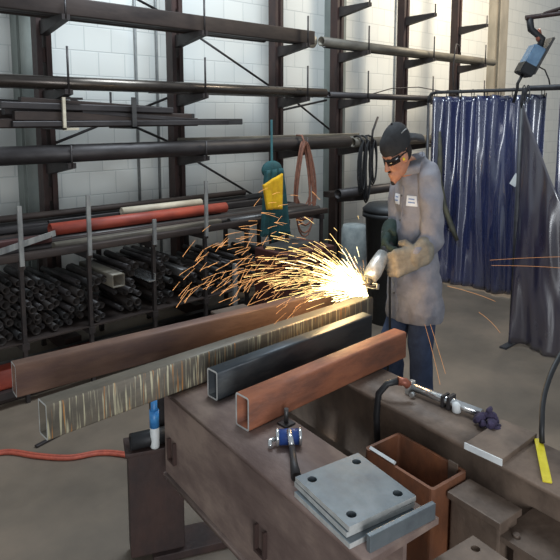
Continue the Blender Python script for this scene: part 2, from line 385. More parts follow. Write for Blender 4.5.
lowbars = [
 # x, y, z(base), L, kind, size, mat, label, rz
 (.55,3.44,.84,3.4,'r',(.05,.045),'dark2','dark square tube nearest the front edge on the low bar rack',0),
 (1.36,3.53,.84,1.25,'r',(.06,.06),'tan','tan grey square tube with a bright cut end on the low bar rack',0),
 (2.7,3.53,.84,1.5,'p',.028,'grey','grey pipe at the front of the low bar rack, towards the sparks',0),
 (.55,3.61,.84,3.3,'p',.025,'dark','dark pipe behind the tan tube on the low bar rack',0),
 (.6,3.68,.84,3.5,'r',(.05,.05),'dark2','dark brown square tube in the middle of the low bar rack',0),
 (.6,3.75,.84,3.2,'p',.025,'grey','grey pipe lying under the long red pipe',0),
 (.5,3.83,.84,3.5,'p',.025,'dark','dark pipe lying under and behind the long red pipe',0),
 (.7,3.91,.84,3.4,'r',(.05,.05),'grey','grey square tube near the back of the low bar rack',0),
 (.6,3.99,.84,3.3,'p',.028,'dark2','brown black pipe near the back of the low bar rack',0),
 (.8,4.07,.84,3.3,'r',(.06,.05),'dark','dark square tube second from the back of the low bar rack',0),
 (.5,4.15,.84,3.6,'p',.03,'dark2','rearmost dark pipe on the low bar rack',0),
 (.7,4.02,.90,2.6,'r',(.045,.045),'dark','dark square tube stacked in the second layer at the back of the low bar rack',.01),
 (1.0,4.10,.905,2.9,'p',.03,'grey','grey pipe stacked in the second layer at the back of the low bar rack',.005),
 (.9,4.05,.968,2.4,'p',.024,'dark2','brown pipe topmost at the back of the low bar rack',.012),
 (1.5,3.965,.945,1.2,'b',(.03,.02),'dark','dark flat bar above the square tubes behind the red pipe',.02)]
for x, y, z, L_, k, s, m_, lb, rz in lowbars:
    L_ = min(L_, 3.68-x)
    if k == 'r': S('steel_tube', recttube(L_, s[0], s[1], .005, 0), m_, x, y, z+s[1]/2, lb, 'steel tube', rz, 0, 'long stock on the low bar rack')
    elif k == 'p': S('steel_pipe', pipe(L_, s), m_, x, y, z+s, lb, 'pipe', rz, 0, 'long stock on the low bar rack')
    else: S('steel_bar', bar(L_, s[0], s[1]), m_, x, y, z+s[1]/2, lb, 'steel bar', rz, 0, 'long stock on the low bar rack')
S('red_pipe', pipe(1.42,.042), 'redpaint', 1.44,3.785,.934, 'long red painted pipe lying on the low bar rack', 'pipe')
S('steel_tube', recttube(2.3,.05,.05), 'dark', 1.3,3.925,.917, 'dark square tube stacked right behind the red pipe, under the cream pipe', 'steel tube')
S('cream_pipe', pipe(.70,.03), 'cream', 2.02,3.925,.974, 'short cream coloured pipe lying behind the red pipe', 'pipe')
S('maroon_tube', recttube(.75,.05,.05), 'maroon', .62,3.60,.917, 'dark maroon square tube at the left end of the low bar rack', 'steel tube')
S('pale_angle', angle(.42,.035), 'post', 1.0,3.46,.905, 'pale angle iron lying askew at the left front of the low bar rack', 'angle iron', .35, -.10)

# offcuts lying end-on in the low rack
base = []
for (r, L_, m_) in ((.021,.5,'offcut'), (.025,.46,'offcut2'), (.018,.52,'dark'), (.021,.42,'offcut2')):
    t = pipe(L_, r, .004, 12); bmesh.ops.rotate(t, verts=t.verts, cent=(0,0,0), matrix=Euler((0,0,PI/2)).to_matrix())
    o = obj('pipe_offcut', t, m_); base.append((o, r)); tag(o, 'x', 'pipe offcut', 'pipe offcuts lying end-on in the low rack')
used = [0]*4
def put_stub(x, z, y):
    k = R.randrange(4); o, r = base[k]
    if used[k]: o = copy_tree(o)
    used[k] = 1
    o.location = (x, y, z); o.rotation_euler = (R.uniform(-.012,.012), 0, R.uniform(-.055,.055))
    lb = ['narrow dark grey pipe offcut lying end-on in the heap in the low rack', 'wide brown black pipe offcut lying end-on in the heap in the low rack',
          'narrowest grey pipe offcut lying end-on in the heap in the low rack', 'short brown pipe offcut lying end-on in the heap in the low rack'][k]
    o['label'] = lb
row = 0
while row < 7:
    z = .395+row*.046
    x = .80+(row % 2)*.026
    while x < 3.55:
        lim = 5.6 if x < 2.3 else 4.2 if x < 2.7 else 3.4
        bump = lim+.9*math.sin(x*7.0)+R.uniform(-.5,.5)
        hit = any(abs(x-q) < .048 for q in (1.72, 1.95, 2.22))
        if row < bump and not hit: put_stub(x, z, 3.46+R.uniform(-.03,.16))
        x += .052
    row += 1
def offcut(bm, m_, x, y, z, lb, rz=0, ry=0): 
    o = obj('square_offcut', bm, m_); o.location = (x, y, z); o.rotation_euler = (0, ry, rz); return tag(o, lb, 'offcut')
offcut(recttube(.5,.085,.085,.006), 'tan', 1.72,3.41,.62, 'tan square tube offcut poking out of the pipe offcut heap', PI/2, 0)
offcut(angle(.55,.05), 'chrome', 1.95,3.39,.60, 'shiny angle iron offcut poking out of the pipe offcut heap', PI/2, 0)
offcut(recttube(.45,.06,.06), 'grey', 2.22,3.40,.58, 'grey square offcut to the right of the shiny angle', PI/2, 0)
# bars on the floor level
for i, (y, L_, m_, lb) in enumerate(((3.52,3.1,'dark2','brown black bar at the front on the floor under the low rack'), (3.62,3.3,'dark','dark bar second from the front on the floor under the low rack'), (3.74,3.2,'dark2','dark bar in the middle of the floor under the low rack'), (3.9,3.0,'grey','grey bar at the back of the floor under the low rack'))):
    S('steel_tube', recttube(L_,.07,.08), m_, .95,y,.04+0.001, lb, 'steel tube', 0, 0, 'tubes on the floor under the low rack')
S('steel_tube', recttube(2.0,.06,.06), 'dark2', 1.75,3.57,.112, 'dark tube stacked on the front floor tubes under the low rack', 'steel tube')
S('red_tube', recttube(.75,.10,.12), 'redpaint', .85,3.54,.142, 'red oxide square tube low on the left, partly hidden behind the brown tube', 'steel tube')
# mid clutter behind the sparks
o = thing('steel_cabinet', 'dark red steel cabinet standing behind the shower of sparks', 'cabinet', (3.0,3.0,0))
b_ = bmesh.new(); bx(b_, (2.76,2.95,.03), (3.26,3.3,.70), bev=.01); part('body', b_, 'redbrown', o)
for x in (2.785, 3.02):
    b_ = bmesh.new(); bx(b_, (x,2.938,.08), (x+.215,2.952,.66), bev=.004); d_ = part('door', b_, 'redbrown', o)
    b_ = bmesh.new(); cyl(b_, (x+.18,2.925,.44), (x+.18,2.925,.52), .008, 8); part('handle', b_, 'grey', d_)
for x in (2.80, 3.22):
    b_ = bmesh.new(); bx(b_, (x-.02,3.0,0), (x+.02,3.28,.03)); part('foot', b_, 'dark', o)
b_ = bmesh.new(); bx(b_, (2.80,3.02,.701), (3.14,3.26,.72), (0,0,.2)); wobj('pale_plate', b_, 'grey', 'grey plate lying on top of the dark red cabinet', 'plate', (2.9,3.1,.701))
b_ = bmesh.new(); bx(b_, (2.575,3.31,.0), (2.605,3.33,.60)); wobj('pale_upright_bar', b_, 'post', 'pale upright bar standing left of the dark red cabinet', 'bar', (2.59,3.32,0))
b_ = bmesh.new(); lathe(b_, [(.10,0),(.115,.02),(.12,.3),(.115,.32),(.12,.34),(.12,.62),(.11,.64),(.105,.66),(.02,.665)], (0,0,0)); 
for v in b_.verts: v.co += Vector((4.19,3.55,0))
wobj('pale_drum', b_, 'bucket', 'pale grey drum standing under the rack left of the man', 'drum', (4.19,3.55,0))
bn = thing('waste_bin', 'black plastic waste bin standing behind the grinder and the man', 'bin', (3.82,2.86,0))
b_ = bmesh.new(); lathe(b_, [(.16,0),(.20,.86),(.225,.87),(.225,.90),(.2,.905),(.195,.88),(.15,.03),(.02,.02)], (3.82,2.86,0)); part('body', b_, 'bin', bn)
b_ = bmesh.new(); lathe(b_, [(.22,.905),(.225,.93),(.18,.97),(.02,.985)], (3.82,2.86,0)); part('lid', b_, 'bin', bn)

# hanging jacket and cable coil, black cables
def cloth(bm, pts_top, pts_bot, fold, amp, th=.012, n=14, m=14, seed=0):
    """sheet between two edges with folds, thickened"""
    rows = []
    for side in (0, 1):
        g = []
        for j in range(m+1):
            v = j/m; rw = []
            for i in range(n+1):
                u = i/n
                a = Vector(pts_top[0]).lerp(Vector(pts_top[1]), u); b = Vector(pts_bot[0]).lerp(Vector(pts_bot[1]), u)
                p = a.lerp(b, v); d = (Vector(pts_top[1])-Vector(pts_top[0])).cross(Vector((0,0,1))).normalized()
                w = amp*(math.sin(u*fold*2*PI+seed)+.5*math.sin(u*fold*4.4*PI+seed*2+v*2))*(.4+.6*v)
                rw.append(bm.verts.new(p+d*(w+side*th)))
            g.append(rw)
        rows.append(g)
    A, B = rows
    for j in range(m):
        for i in range(n):
            for g, s in ((A,1),(B,-1)):
                f = (g[j][i], g[j][i+1], g[j+1][i+1], g[j+1][i]); fc = bm.faces.new(f if s > 0 else f[::-1]); fc.smooth = True
    for j in range(m):
        for i in (0, n): bm.faces.new((A[j][i], A[j+1][i], B[j+1][i], B[j][i]))
    for i in range(n):
        for j in (0, m): bm.faces.new((A[j][i], A[j][i+1], B[j][i+1], B[j][i]))
jk = thing('draped_jacket', 'teal jacket with a bright yellow panel draped over a teal pole before the low rack', 'jacket', (3.0,3.35,0))
b_ = bmesh.new(); cloth(b_, ((2.90,3.35,1.26),(3.07,3.35,1.27)), ((2.86,3.36,.76),(3.16,3.36,.74)), 2.5, .022, .03, 22, 18); ell(b_, (2.99,3.362,1.26), (.10,.04,.07)); part('body', b_, 'teal', jk)
b_ = bmesh.new(); cloth(b_, ((2.83,3.29,1.16),(3.02,3.29,1.235)), ((2.855,3.28,.975),(3.01,3.28,.965)), 1.5, .010, .02); q = part('panel', b_, 'yelcloth', jk); q['label'] = 'bright yellow panel'
b_ = bmesh.new(); cyl(b_, (3.0,3.36,.015), (2.985,3.36,1.64), .009, 8); part('pole', b_, 'teal', jk)
b_ = bmesh.new(); lathe(b_, [(.10,0),(.10,.01),(.03,.02),(.012,.03)], (3.0,3.36,0), 16); part('foot', b_, 'dark', jk)
b_ = bmesh.new()
for k in range(9):
    pts = []; w = .075+.05*R.random(); h0 = 1.43+R.uniform(-.01,.008); hh = .40+R.uniform(-.10,.04); c = 3.84+R.uniform(-.025,.025); yy = 3.86+R.uniform(-.015,.015)
    for i in range(25):
        a = 2*PI*i/24; pts.append((c+w*math.sin(a)*(1-.3*math.cos(a)), yy+.01*math.sin(2*a), h0-hh+hh*math.cos(a)))
    sweep(b_, pts, .008, 6, False)
sweep(b_, [(3.84,3.86,1.41),(3.84,3.90,1.49),(3.84,3.97,1.49)], .01, 6)
wobj('cable_coil', b_, 'coil', 'rust brown coil of cable hanging in a long loop from the third rack level', 'cable', (3.8,3.86,.6))
for k, (x, h, lb) in enumerate(((4.66,.50,'black cable loop hanging left of the man, nearest the pale drum'), (4.74,.60,'long black cable loop hanging beside the man\'s face'), (4.84,.42,'shorter black cable loop hanging right behind the cap'))):
    b_ = bmesh.new()
    for q in range(3):
        pts = []; w = .035+.012*q
        for i in range(21):
            a = 2*PI*i/20; pts.append((x+w*math.sin(a), 3.84+.012*q, 1.42-h/2+(h/2)*math.cos(a)-.02*q))
        sweep(b_, pts, .009, 6, False)
    sweep(b_, [(x,3.852,1.405),(x,3.88,1.455),(x,3.93,1.468),(x,3.97,1.46)], .012, 6)
    wobj('cable_loop', b_, 'black', lb, 'cable', (x,3.84,1.42-h))
b_ = bmesh.new(); sweep(b_, [(4.78,3.84,1.38),(4.80,3.84,1.52),(4.88,3.84,1.66)], .012, 6); wobj('bent_rod', b_, 'dark', 'bent dark rod sticking up above the black cable loops', 'rod', (4.78,3.84,1.38))
S('steel_pipe', pipe(2.0,.05), 'dark', 4.40,3.95,.89, 'dark pipe lying on the lowest rack level behind the man', 'pipe')
S('steel_bar', bar(1.9,.10,.06), 'dark2', 4.4,4.10,.871, 'dark flat bar behind the pipe on the lowest rack level behind the man', 'steel bar')

# ------------------------------------------------------------------ welding curtains
def curtain(name, p0, p1, zt, zb, nf, amp, m_, seed, topsag=None, label='', cat='curtain', narrow=0):
    p0 = Vector(p0); p1 = Vector(p1); d = (p1-p0); Ln = d.length; d.normalize(); nrm = Vector((d.y,-d.x,0))
    n = nf*14; mrow = 34; rr = random.Random(seed); ph = [rr.uniform(-.7,.7) for _ in range(nf+2)]; am = [rr.uniform(.5,1.3) for _ in range(nf+2)]
    bm = bmesh.new(); G = []
    for side in (0, 1):
        g = []
        for j in range(mrow+1):
            v = j/mrow; rw = []
            for i in range(n+1):
                u = i/n; f = u*nf; k = int(f); t = f-k
                a = am[k]*(1-t)+am[k+1]*t; pz = ph[k]*(1-t)+ph[k+1]*t
                w = amp*a*(math.sin(2*PI*f+pz*1.5*v)*(.55+.45*v)+.35*math.sin(4.6*PI*f+pz+v*1.2))
                w = amp*(1.9*noise.noise(Vector((f*.95, v*.55, seed)))+1.0*noise.noise(Vector((f*2.1+v*.6, v*.9, seed+3)))+.30*noise.noise(Vector((f*3.6-v*2.2, v*2.6, seed+7))))*(.55+.45*v)
                w += amp*.35*math.sin(2*PI*f+pz)*(1-v)*.8
                top = zt-(topsag(u) if topsag else .012*abs(math.sin(PI*f)))
                z = top+(zb+.012*math.sin(f*2+seed)-top)*v
                uu = u*Ln
                if narrow: uu = Ln*(u+narrow*(v)*(1-u)*.5)
                p = p0+d*uu+nrm*(w+side*.003); rw.append(bm.verts.new((p.x, p.y, z)))
            g.append(rw)
        G.append(g)
    A, B = G
    for j in range(mrow):
        for i in range(n):
            for g, s in ((A,1),(B,-1)):
                f = (g[j][i], g[j][i+1], g[j+1][i+1], g[j+1][i]); fc = bm.faces.new(f if s > 0 else f[::-1]); fc.smooth = True
        for i in (0, n): bm.faces.new((A[j][i], A[j+1][i], B[j+1][i], B[j][i]))
    for i in range(n):
        for j in (0, mrow): bm.faces.new((A[j][i], A[j][i+1], B[j][i+1], B[j][i]))
    c = (p0+p1)/2
    t = thing(name, label, cat, (c.x, c.y, zb))
    part('sheet', bm, m_, t)
    return t, d, nrm
def rings(t, p0, p1, z, n, rail_z):
    for i in range(n):
        p = Vector(p0).lerp(Vector(p1), (i+.3)/(n-.4)); b_ = bmesh.new()
        pts = [(p.x+.0, p.y+.022*math.sin(a)*.6, (z+rail_z)/2+((rail_z-z)/2+.018)*math.cos(a)) for a in [2*PI*k/12 for k in range(13)]]
        sweep(b_, pts, .004, 5, False); part('ring', b_, 'rail', t)
def frame(label, pts, posts, r=.016):
    t = thing('curtain_frame', label, 'curtain frame', (posts[0][0], posts[0][1], 0))
    b_ = bmesh.new(); sweep(b_, pts, r, 10); part('rail', b_, 'rail', t)
    for x, y, h in posts:
        b_ = bmesh.new(); cyl(b_, (x,y,.012), (x,y,h), r, 10); part('post', b_, 'rail', t)
        b_ = bmesh.new(); bx(b_, (x-.12,y-.025,0), (x+.12,y+.025,.012)); part('foot', b_, 'rail', t)
    return t
frame('dark tubular frame carrying the back blue curtain', [(5.1,3.38,1.80),(5.1,3.375,1.86),(5.1,3.35,1.89),(5.1,3.30,1.90),(5.12,2.3,1.90),(5.18,1.3,1.90)], [(5.1,3.38,1.80),(5.18,1.32,1.90)])
ct, d_, n_ = curtain('welding_curtain', (5.08,3.33,0), (5.15,2.23,0), 1.865, .02, 7, .075, 'vinyl', 3, label='wide shiny blue vinyl curtain hanging behind the man, torn down its left side', narrow=0)
rings(ct, (5.08,3.33,0), (5.15,2.23,0), 1.855, 9, 1.90)
b_ = bmesh.new(); sweep(b_, [(5.03,3.20,1.52),(5.0,3.17,1.30),(4.99,3.16,1.05),(5.0,3.10,.80),(5.01,3.02,.60),(5.02,2.96,.48)], [.012,.022,.028,.024,.028,.016], 7); q = part('torn_strip', b_, 'olive', ct); q['label'] = 'olive brown torn strip'
b_ = bmesh.new(); bx(b_, (5.045,2.40,1.05), (5.05,2.46,1.16), (.5,0,0)); q = part('repair_patch', b_, 'white', ct); q['label'] = 'pale tape patch'
ct, d_, n_ = curtain('welding_curtain', (5.17,2.13,0), (5.2,1.35,0), 1.865, .05, 7, .03, 'vinyl', 11, label='blue vinyl curtain at the right edge, behind the smoky violet curtain')
rings(ct, (5.17,2.13,0), (5.2,1.35,0), 1.855, 7, 1.90)
frame('nearer tubular frame with a rounded corner carrying the smoky violet curtain', [(4.06,1.93,1.72),(4.06,1.93,1.80),(4.06,1.915,1.84),(4.06,1.88,1.86),(4.05,1.3,1.865),(4.03,.5,1.87)], [(4.06,1.93,1.74),(4.03,.52,1.87)])
sag = lambda u: .08+.75*min(u/.42,1.0)**.85 if u < .42 else .83-.10*(u-.42)
ct, d_, n_ = curtain('welding_curtain', (4.04,1.92,0), (4.0,1.10,0), 1.86, .02, 4, .07, 'vinyl2', 21, topsag=sag, label='smoky violet curtain nearest on the right, sagging from one corner of its frame')
rings(ct, (4.045,1.925,0), (4.045,1.88,0), 1.77, 2, 1.86)
# wire feeder hanging from a boom
bo = thing('swing_boom', 'brown swing boom arm reaching in from the upper right corner', 'boom', (5.6,1.55,2.5))
b_ = bmesh.new(); cyl(b_, (4.86,2.32,2.47), (5.7,1.35,2.62), .02, 10); part('arm', b_, 'rack', bo)
b_ = bmesh.new(); cyl(b_, (4.95,2.21,2.50), (5.7,1.35,2.86), .014, 10); part('stay', b_, 'rack', bo)
b_ = bmesh.new(); cyl(b_, (5.7,1.35,0), (5.7,1.35,3.4), .05, 14); part('mast', b_, 'rack', bo)
fd = thing('wire_feeder', 'blue and black wire feeder tilted, hanging from the swing boom', 'wire feeder', (4.89,2.28,1.95))
rm = Euler((.0,0,0)).to_matrix()
axis = Vector((-.12,.115,-.33)).normalized()   # long axis, tilted in the wall-parallel view
side = axis.cross(Vector((.67,.74,0))).normalized(); dep = axis.cross(side)
def obox(bm, c, a, s, d):
    c = Vector(c); vs = []
    for i in (-1,1):
        for j in (-1,1):
            for k in (-1,1): vs.append(bm.verts.new(c+axis*a*i+side*s*j+dep*d*k))
    for f in ((0,1,3,2),(4,6,7,5),(0,4,5,1),(2,3,7,6),(0,2,6,4),(1,5,7,3)): bm.faces.new([vs[i] for i in f])
    bmesh.ops.bevel(bm, geom=list(bm.edges), offset=.008, segments=2, affect='EDGES')
cc = Vector((4.925,2.275,2.16))
b_ = bmesh.new(); obox(b_, cc, .085, .052, .07); part('case', b_, 'feeder', fd)
b_ = bmesh.new(); obox(b_, cc+axis*.12, .05, .056, .075); part('front_cover', b_, 'black', fd)
b_ = bmesh.new(); obox(b_, cc+side*.062-axis*.03, .17, .010, .075); part('back_panel', b_, 'grey', fd)
b_ = bmesh.new(); sweep(b_, [cc-axis*.07+side*.02, cc-axis*.16, (4.905,2.29,2.38), (4.89,2.30,2.475)], .03, 8); part('hanger', b_, 'black', fd)
b_ = bmesh.new(); ell(b_, cc-axis*.17-side*.04, (.025,.025,.055)); part('spool_knob', b_, 'copper', fd)
b_ = bmesh.new(); sweep(b_, [cc+axis*.16, cc+axis*.25+side*.0, (4.86,2.36,1.90), (4.84,2.38,1.78)], .013, 8); part('gun_cable', b_, 'black', fd)
b_ = bmesh.new(); sweep(b_, [cc+side*.09+axis*.05, (5.0,2.2,2.05), (5.02,2.17,1.97), (5.04,2.17,1.93)], .006, 6); part('lead', b_, 'black', fd)
b_ = bmesh.new(); sweep(b_, [(6.35,3.86,2.52),(6.33,3.86,2.42),(6.3,3.86,2.2),(6.33,3.86,2.0),(6.36,3.86,1.9)], .009, 6); sweep(b_, [(6.35,3.86,2.52),(6.42,3.86,2.5),(6.46,3.86,2.40)], .009, 6)
wobj('hanging_lead', b_, 'dark', 'thin grey lead drooping from the upper rack levels near the curtains', 'cable', (6.3,3.86,1.9))

# ------------------------------------------------------------------ work table of steel beams
ROT = -.105
def beam(name, label, x, y0, y1, w, h, top, m_, legs):
    L_ = y1-y0
    t = thing(name, label, 'steel beam', (x, y0, 0), (0,0,ROT))
    g = isect(L_, w, h, .016, .012)
    bmesh.ops.rotate(g, verts=g.verts, cent=(0,0,0), matrix=Euler((0,0,PI/2)).to_matrix())
    bmesh.ops.translate(g, verts=g.verts, vec=(0,0,top-h/2))
    obj('girder', g, m_, t)
    for q in legs:
        b_ = bmesh.new(); bx(b_, (-.05,q-.05,.012), (.05,q+.05,top-h)); bx(b_, (-.09,q-.09,0), (.09,q+.09,.012)); obj('leg', b_, 'stand', t)
    return t
TOP = .735
# front girder: near top edge from (1.015,1.69) to (.94,.85)
fb = beam('steel_girder', 'long rusty I-beam girder in front, carrying the tubes and the plates', 1.015, .70, 1.70, .23, .33, TOP, 'beam', (.12, .42))
# web stiffener plate making the visible side flush, and two slotted lugs
b_ = bmesh.new()
bx(b_, (-.108,0.0,TOP-.31), (-.096,.995,TOP-.018)); obj('side_plate', b_, 'beam', fb)
for yy in (.93, .40):
    b_ = bmesh.new()
    bx(b_, (-.121,yy-.024,TOP-.235), (-.109,yy-.016,TOP-.165)); bx(b_, (-.121,yy+.016,TOP-.235), (-.109,yy+.024,TOP-.165)); bx(b_, (-.121,yy-.024,TOP-.243), (-.109,yy+.024,TOP-.235))
    obj('slotted_lug', b_, 'stand', fb)
rb = beam('steel_girder', 'long rusty I-beam girder at the back, between the man and the boxes', 1.4825, .20, 2.25, .185, .34, TOP, 'umber', (.15, 1.85))
# the four tubes
def work_tube(name, label, m_, x0, x1, yc, w, h, z, rz=0):
    o = obj(name, recttube(x1-x0, w, h, .006, 1), [m_, 'rim']); o.location = (x0, yc, z); o.rotation_euler = (0,0,rz); return tag(o, label, 'steel tube', 'steel tubes on the girders')
work_tube('steel_tube', 'brown rectangular steel tube farthest back on the girders', 'brown', .615, 2.03, 1.995, .06, .112, TOP+.052, -.10)
work_tube('steel_tube', 'grey steel tube with pale and orange paint streaks, being ground at its far end', 'striped', .583, 2.07, 1.655, .062, .11, TOP+.056, .008)
work_tube('steel_tube', 'dark blue grey rectangular steel tube between the streaked and the orange tubes', 'bluesteel', 1.085, 1.90, 1.517, .055, .10, TOP+.051, .02)
work_tube('steel_tube', 'orange rusted rectangular steel tube nearest the viewer', 'rust', 1.04, 1.83, 1.304, .062, .105, TOP+.0535, .012)

# stand behind the front girder
st = thing('support_stand', 'dark brown support stand on the floor under the left end of the tubes', 'stand', (1.06,1.86,0), (0,0,-.42))
b_ = bmesh.new(); bx(b_, (-.10,-.05,.03), (.10,.05,.435), bev=.004); obj('column', b_, 'stand', st)
b_ = bmesh.new(); bx(b_, (-.11,-.06,.435), (.11,.06,.45), bev=.003); obj('cap_plate', b_, 'stand', st)
b_ = bmesh.new(); bx(b_, (-.02,-.07,0), (.32,.07,.03), bev=.003); obj('foot', b_, 'stand', st)
b_ = bmesh.new(); bx(b_, (-.005,.035,.45), (.055,.12,.728), bev=.003); q = obj('riser', b_, 'dark', st); q['label'] = 'dark grey riser under the brown tube'
b_ = bmesh.new(); ext(b_, [circ(.03), circ(.022)], .16)
o = obj('black_pipe_offcut', b_, 'black'); o.location = (.965,1.865,.481); o.rotation_euler = (0,0,-.30); tag(o, 'short black pipe offcut lying on the cap of the support stand', 'pipe offcut')
bt = thing('marker_bottle', 'small white bottle with a blue label standing on the support stand', 'bottle', (1.04,1.82,.451))
b_ = bmesh.new(); lathe(b_, [(.015,0),(.017,.006),(.017,.075),(.016,.08)], (1.04,1.82,.451), 16); part('body', b_, 'white', bt)
b_ = bmesh.new(); lathe(b_, [(.0176,.08),(.0176,.145)], (1.04,1.82,.451), 16); part('blue_label', b_, 'bluelabel', bt)
b_ = bmesh.new(); lathe(b_, [(.016,.145),(.012,.155),(.012,.185),(.002,.187)], (1.04,1.82,.451), 16); part('cap', b_, 'bluelabel', bt)
b_ = bmesh.new()
def smooth(pts, k=6):
    P_ = [Vector(p) for p in pts]; out = []
    for i in range(len(P_)-1):
        p0, p1, p2, p3 = P_[max(i-1,0)], P_[i], P_[i+1], P_[min(i+2,len(P_)-1)]
        for j in range(k):
            t = j/k; out.append(.5*((2*p1)+(p2-p0)*t+(2*p0-5*p1+4*p2-p3)*t*t+(3*p1-p0-3*p2+p3)*t**3))
    return out+[P_[-1]]
hp = smooth([(.55,3.22,.009),(.75,3.00,.009),(.86,2.93,.009),(.95,2.80,.009),(1.06,2.68,.009),(1.2,2.61,.009),(1.30,2.46,.009),(1.33,2.25,.009),(1.34,2.08,.009),(1.40,1.98,.009),(1.55,1.98,.009),(1.75,2.1,.009),(1.9,2.3,.009)])
sweep(b_, hp, .009, 8); sweep(b_, [p+Vector((.012,.014,0)) for p in hp], .009, 8)
wobj('air_hose', b_, 'hose', 'twin orange red hose snaking over the concrete floor behind the support stand', 'hose', (1.0,2.75,0))

o = obj('flat_bar', bar(.62,.02,.012), 'dark'); o.location = (.98,2.90,.007); o.rotation_euler = (0,0,.25); tag(o, 'thin dark bar lying on the floor at the left, behind the streaked tube', 'steel bar')
# plates on the front girder
PLR = -.20
def holed_plate(L, W, t, hr=.012, ins=.03, n=16):
    bm = bmesh.new()
    # plate with four holes built as a grid of quads with circular cut-outs
    xs = [0, ins*2, L-ins*2, L]; ys = [0, ins*2, W-ins*2, W]
    for z, flip in ((0, True), (t, False)):
        for i in range(3):
            for j in range(3):
                x0, x1, y0, y1 = xs[i], xs[i+1], ys[j], ys[j+1]
                if i != 1 and j != 1:
                    cx, cy = (x0+x1)/2, (y0+y1)/2; out = []; inn = []
                    for k in range(n):
                        a = 2*PI*k/n+PI/4; c, s = math.cos(a), math.sin(a); q = max(abs(c), abs(s))
                        out.append(bm.verts.new((cx+c/q*(x1-x0)/2, cy+s/q*(y1-y0)/2, z))); inn.append(bm.verts.new((cx+c*hr, cy+s*hr, z)))
                    for k in range(n):
                        k2 = (k+1) % n; bm.faces.new((out[k], out[k2], inn[k2], inn[k]))
                    if z == 0: pass
                else:
                    bm.faces.new([bm.verts.new(p) for p in ((x0,y0,z),(x1,y0,z),(x1,y1,z),(x0,y1,z))])
    for i in (0,2):
        for j in (0,2):
            cx, cy = (xs[i]+xs[i+1])/2, (ys[j]+ys[j+1])/2
            lo = []; up = []
            for k in range(n):
                a = 2*PI*k/n+PI/4; lo.append(bm.verts.new((cx+math.cos(a)*hr, cy+math.sin(a)*hr, 0))); up.append(bm.verts.new((cx+math.cos(a)*hr, cy+math.sin(a)*hr, t)))
            for k in range(n): bm.faces.new((lo[k], lo[(k+1)%n], up[(k+1)%n], up[k]))
    for a, b in (((0,0),(L,0)), ((L,0),(L,W)), ((L,W),(0,W)), ((0,W),(0,0))):
        f = bm.faces.new([bm.verts.new(p) for p in ((a[0],a[1],0),(b[0],b[1],0),(b[0],b[1],t),(a[0],a[1],t))]); f.material_index = 1
    bmesh.ops.remove_doubles(bm, verts=bm.verts, dist=1e-5)
    return bm
for k, (dx, dy, z, dr, lb) in enumerate(((-.012,-.012,TOP+.001,.01,'grey steel plate lowest in the stack on the front girder'), (-.004,.004,TOP+.0145,-.02,'grey steel plate in the middle of the stack on the front girder'), (0,0,TOP+.028,0,'grey steel base plate with four drilled holes on top of the stack'))):
    o = obj('steel_plate', holed_plate(.20,.212,.0125), ['plate','rim']); o.location = (.910+dx,.772+dy,z); o.rotation_euler = (0,0,-.18+dr); tag(o, lb, 'steel plate', 'steel plates stacked on the front girder')
b_ = bmesh.new(); bx(b_, (0,0,0), (.20,.012,.04), bev=.0015); o = obj('steel_flat_bar', b_, 'plate'); o.location = (.920,.722,TOP+.001); o.rotation_euler = (0,0,-.165); tag(o, 'grey flat bar standing on edge in front of the stacked plates', 'flat bar')

# blue ratchet tool on the front girder
bl = thing('clamp_tool', 'small blue and chrome clamp with a dark handle lying on the front girder', 'clamp', (1.10,1.175,TOP))
b_ = bmesh.new(); a0 = Vector((1.075,1.205,TOP+.026)); a1 = Vector((1.125,1.165,TOP+.026)); cyl(b_, a0, a1, .022, 20); part('barrel', b_, 'bluepaint', bl)
for a in (a0, a1):
    b_ = bmesh.new(); dd = (a1-a0).normalized()*.004; cyl(b_, a-dd, a+dd, .025, 20); part('ring', b_, 'chrome', bl)
b_ = bmesh.new(); sweep(b_, [(1.075,1.21,TOP+.02),(1.055,1.215,TOP+.018),(1.045,1.20,TOP+.01)], .007, 8); part('jaw', b_, 'chrome', bl)
b_ = bmesh.new(); cyl(b_, (1.095,1.178,TOP+.05), (1.07,1.14,TOP+.03), .008, 10); part('screw', b_, 'chrome', bl)
b_ = bmesh.new(); sweep(b_, [(1.07,1.14,TOP+.028),(1.03,1.09,TOP+.02),(.995,1.045,TOP+.016)], [.008,.010,.014], 10); part('handle', b_, 'dark', bl)
bl.location = (1.08,1.135,TOP)
b_ = bmesh.new(); cyl(b_, (1.155,1.235,TOP), (1.155,1.235,TOP+.05), .007, 10); bx(b_, (1.135,1.215,TOP+.0), (1.175,1.255,TOP+.006)); wobj('threaded_stud', b_, 'grey', 'short grey stud standing under the orange tube beside the blue clamp', 'stud', (1.155,1.235,TOP))

# boxes between the girders
bo = thing('steel_box', 'open rusty orange brown steel box standing between the two girders', 'box', (1.391,.935,0), (0,0,ROT))
b_ = bmesh.new(); h = .66
lo = rrect(.152,.26,.012); li = rrect(.132,.24,.008)
vs = [[b_.verts.new((x,y,z)) for x, y in l] for l, z in ((lo,0),(lo,h),(li,h),(li,.30))]
n = len(lo)
for a, b in zip(vs, vs[1:]):
    for j in range(n): b_.faces.new((a[j], a[(j+1)%n], b[(j+1)%n], b[j]))
b_.faces.new(vs[0][::-1]); b_.faces.new(vs[3]); obj('shell', b_, 'boxrust', bo)
b_ = bmesh.new(); bx(b_, (.060,-.105,h-.055), (.0665,-.075,h+.012)); obj('tab', b_, 'umber', bo)
b_ = bmesh.new(); sweep(b_, [(1.333,1.052,.667),(1.323,.955,.667)], .0065, 4); wobj('chalk_stick', b_, 'white', 'white soapstone stick lying along the rim of the open rusty box', 'chalk', (1.328,1.0,.66))
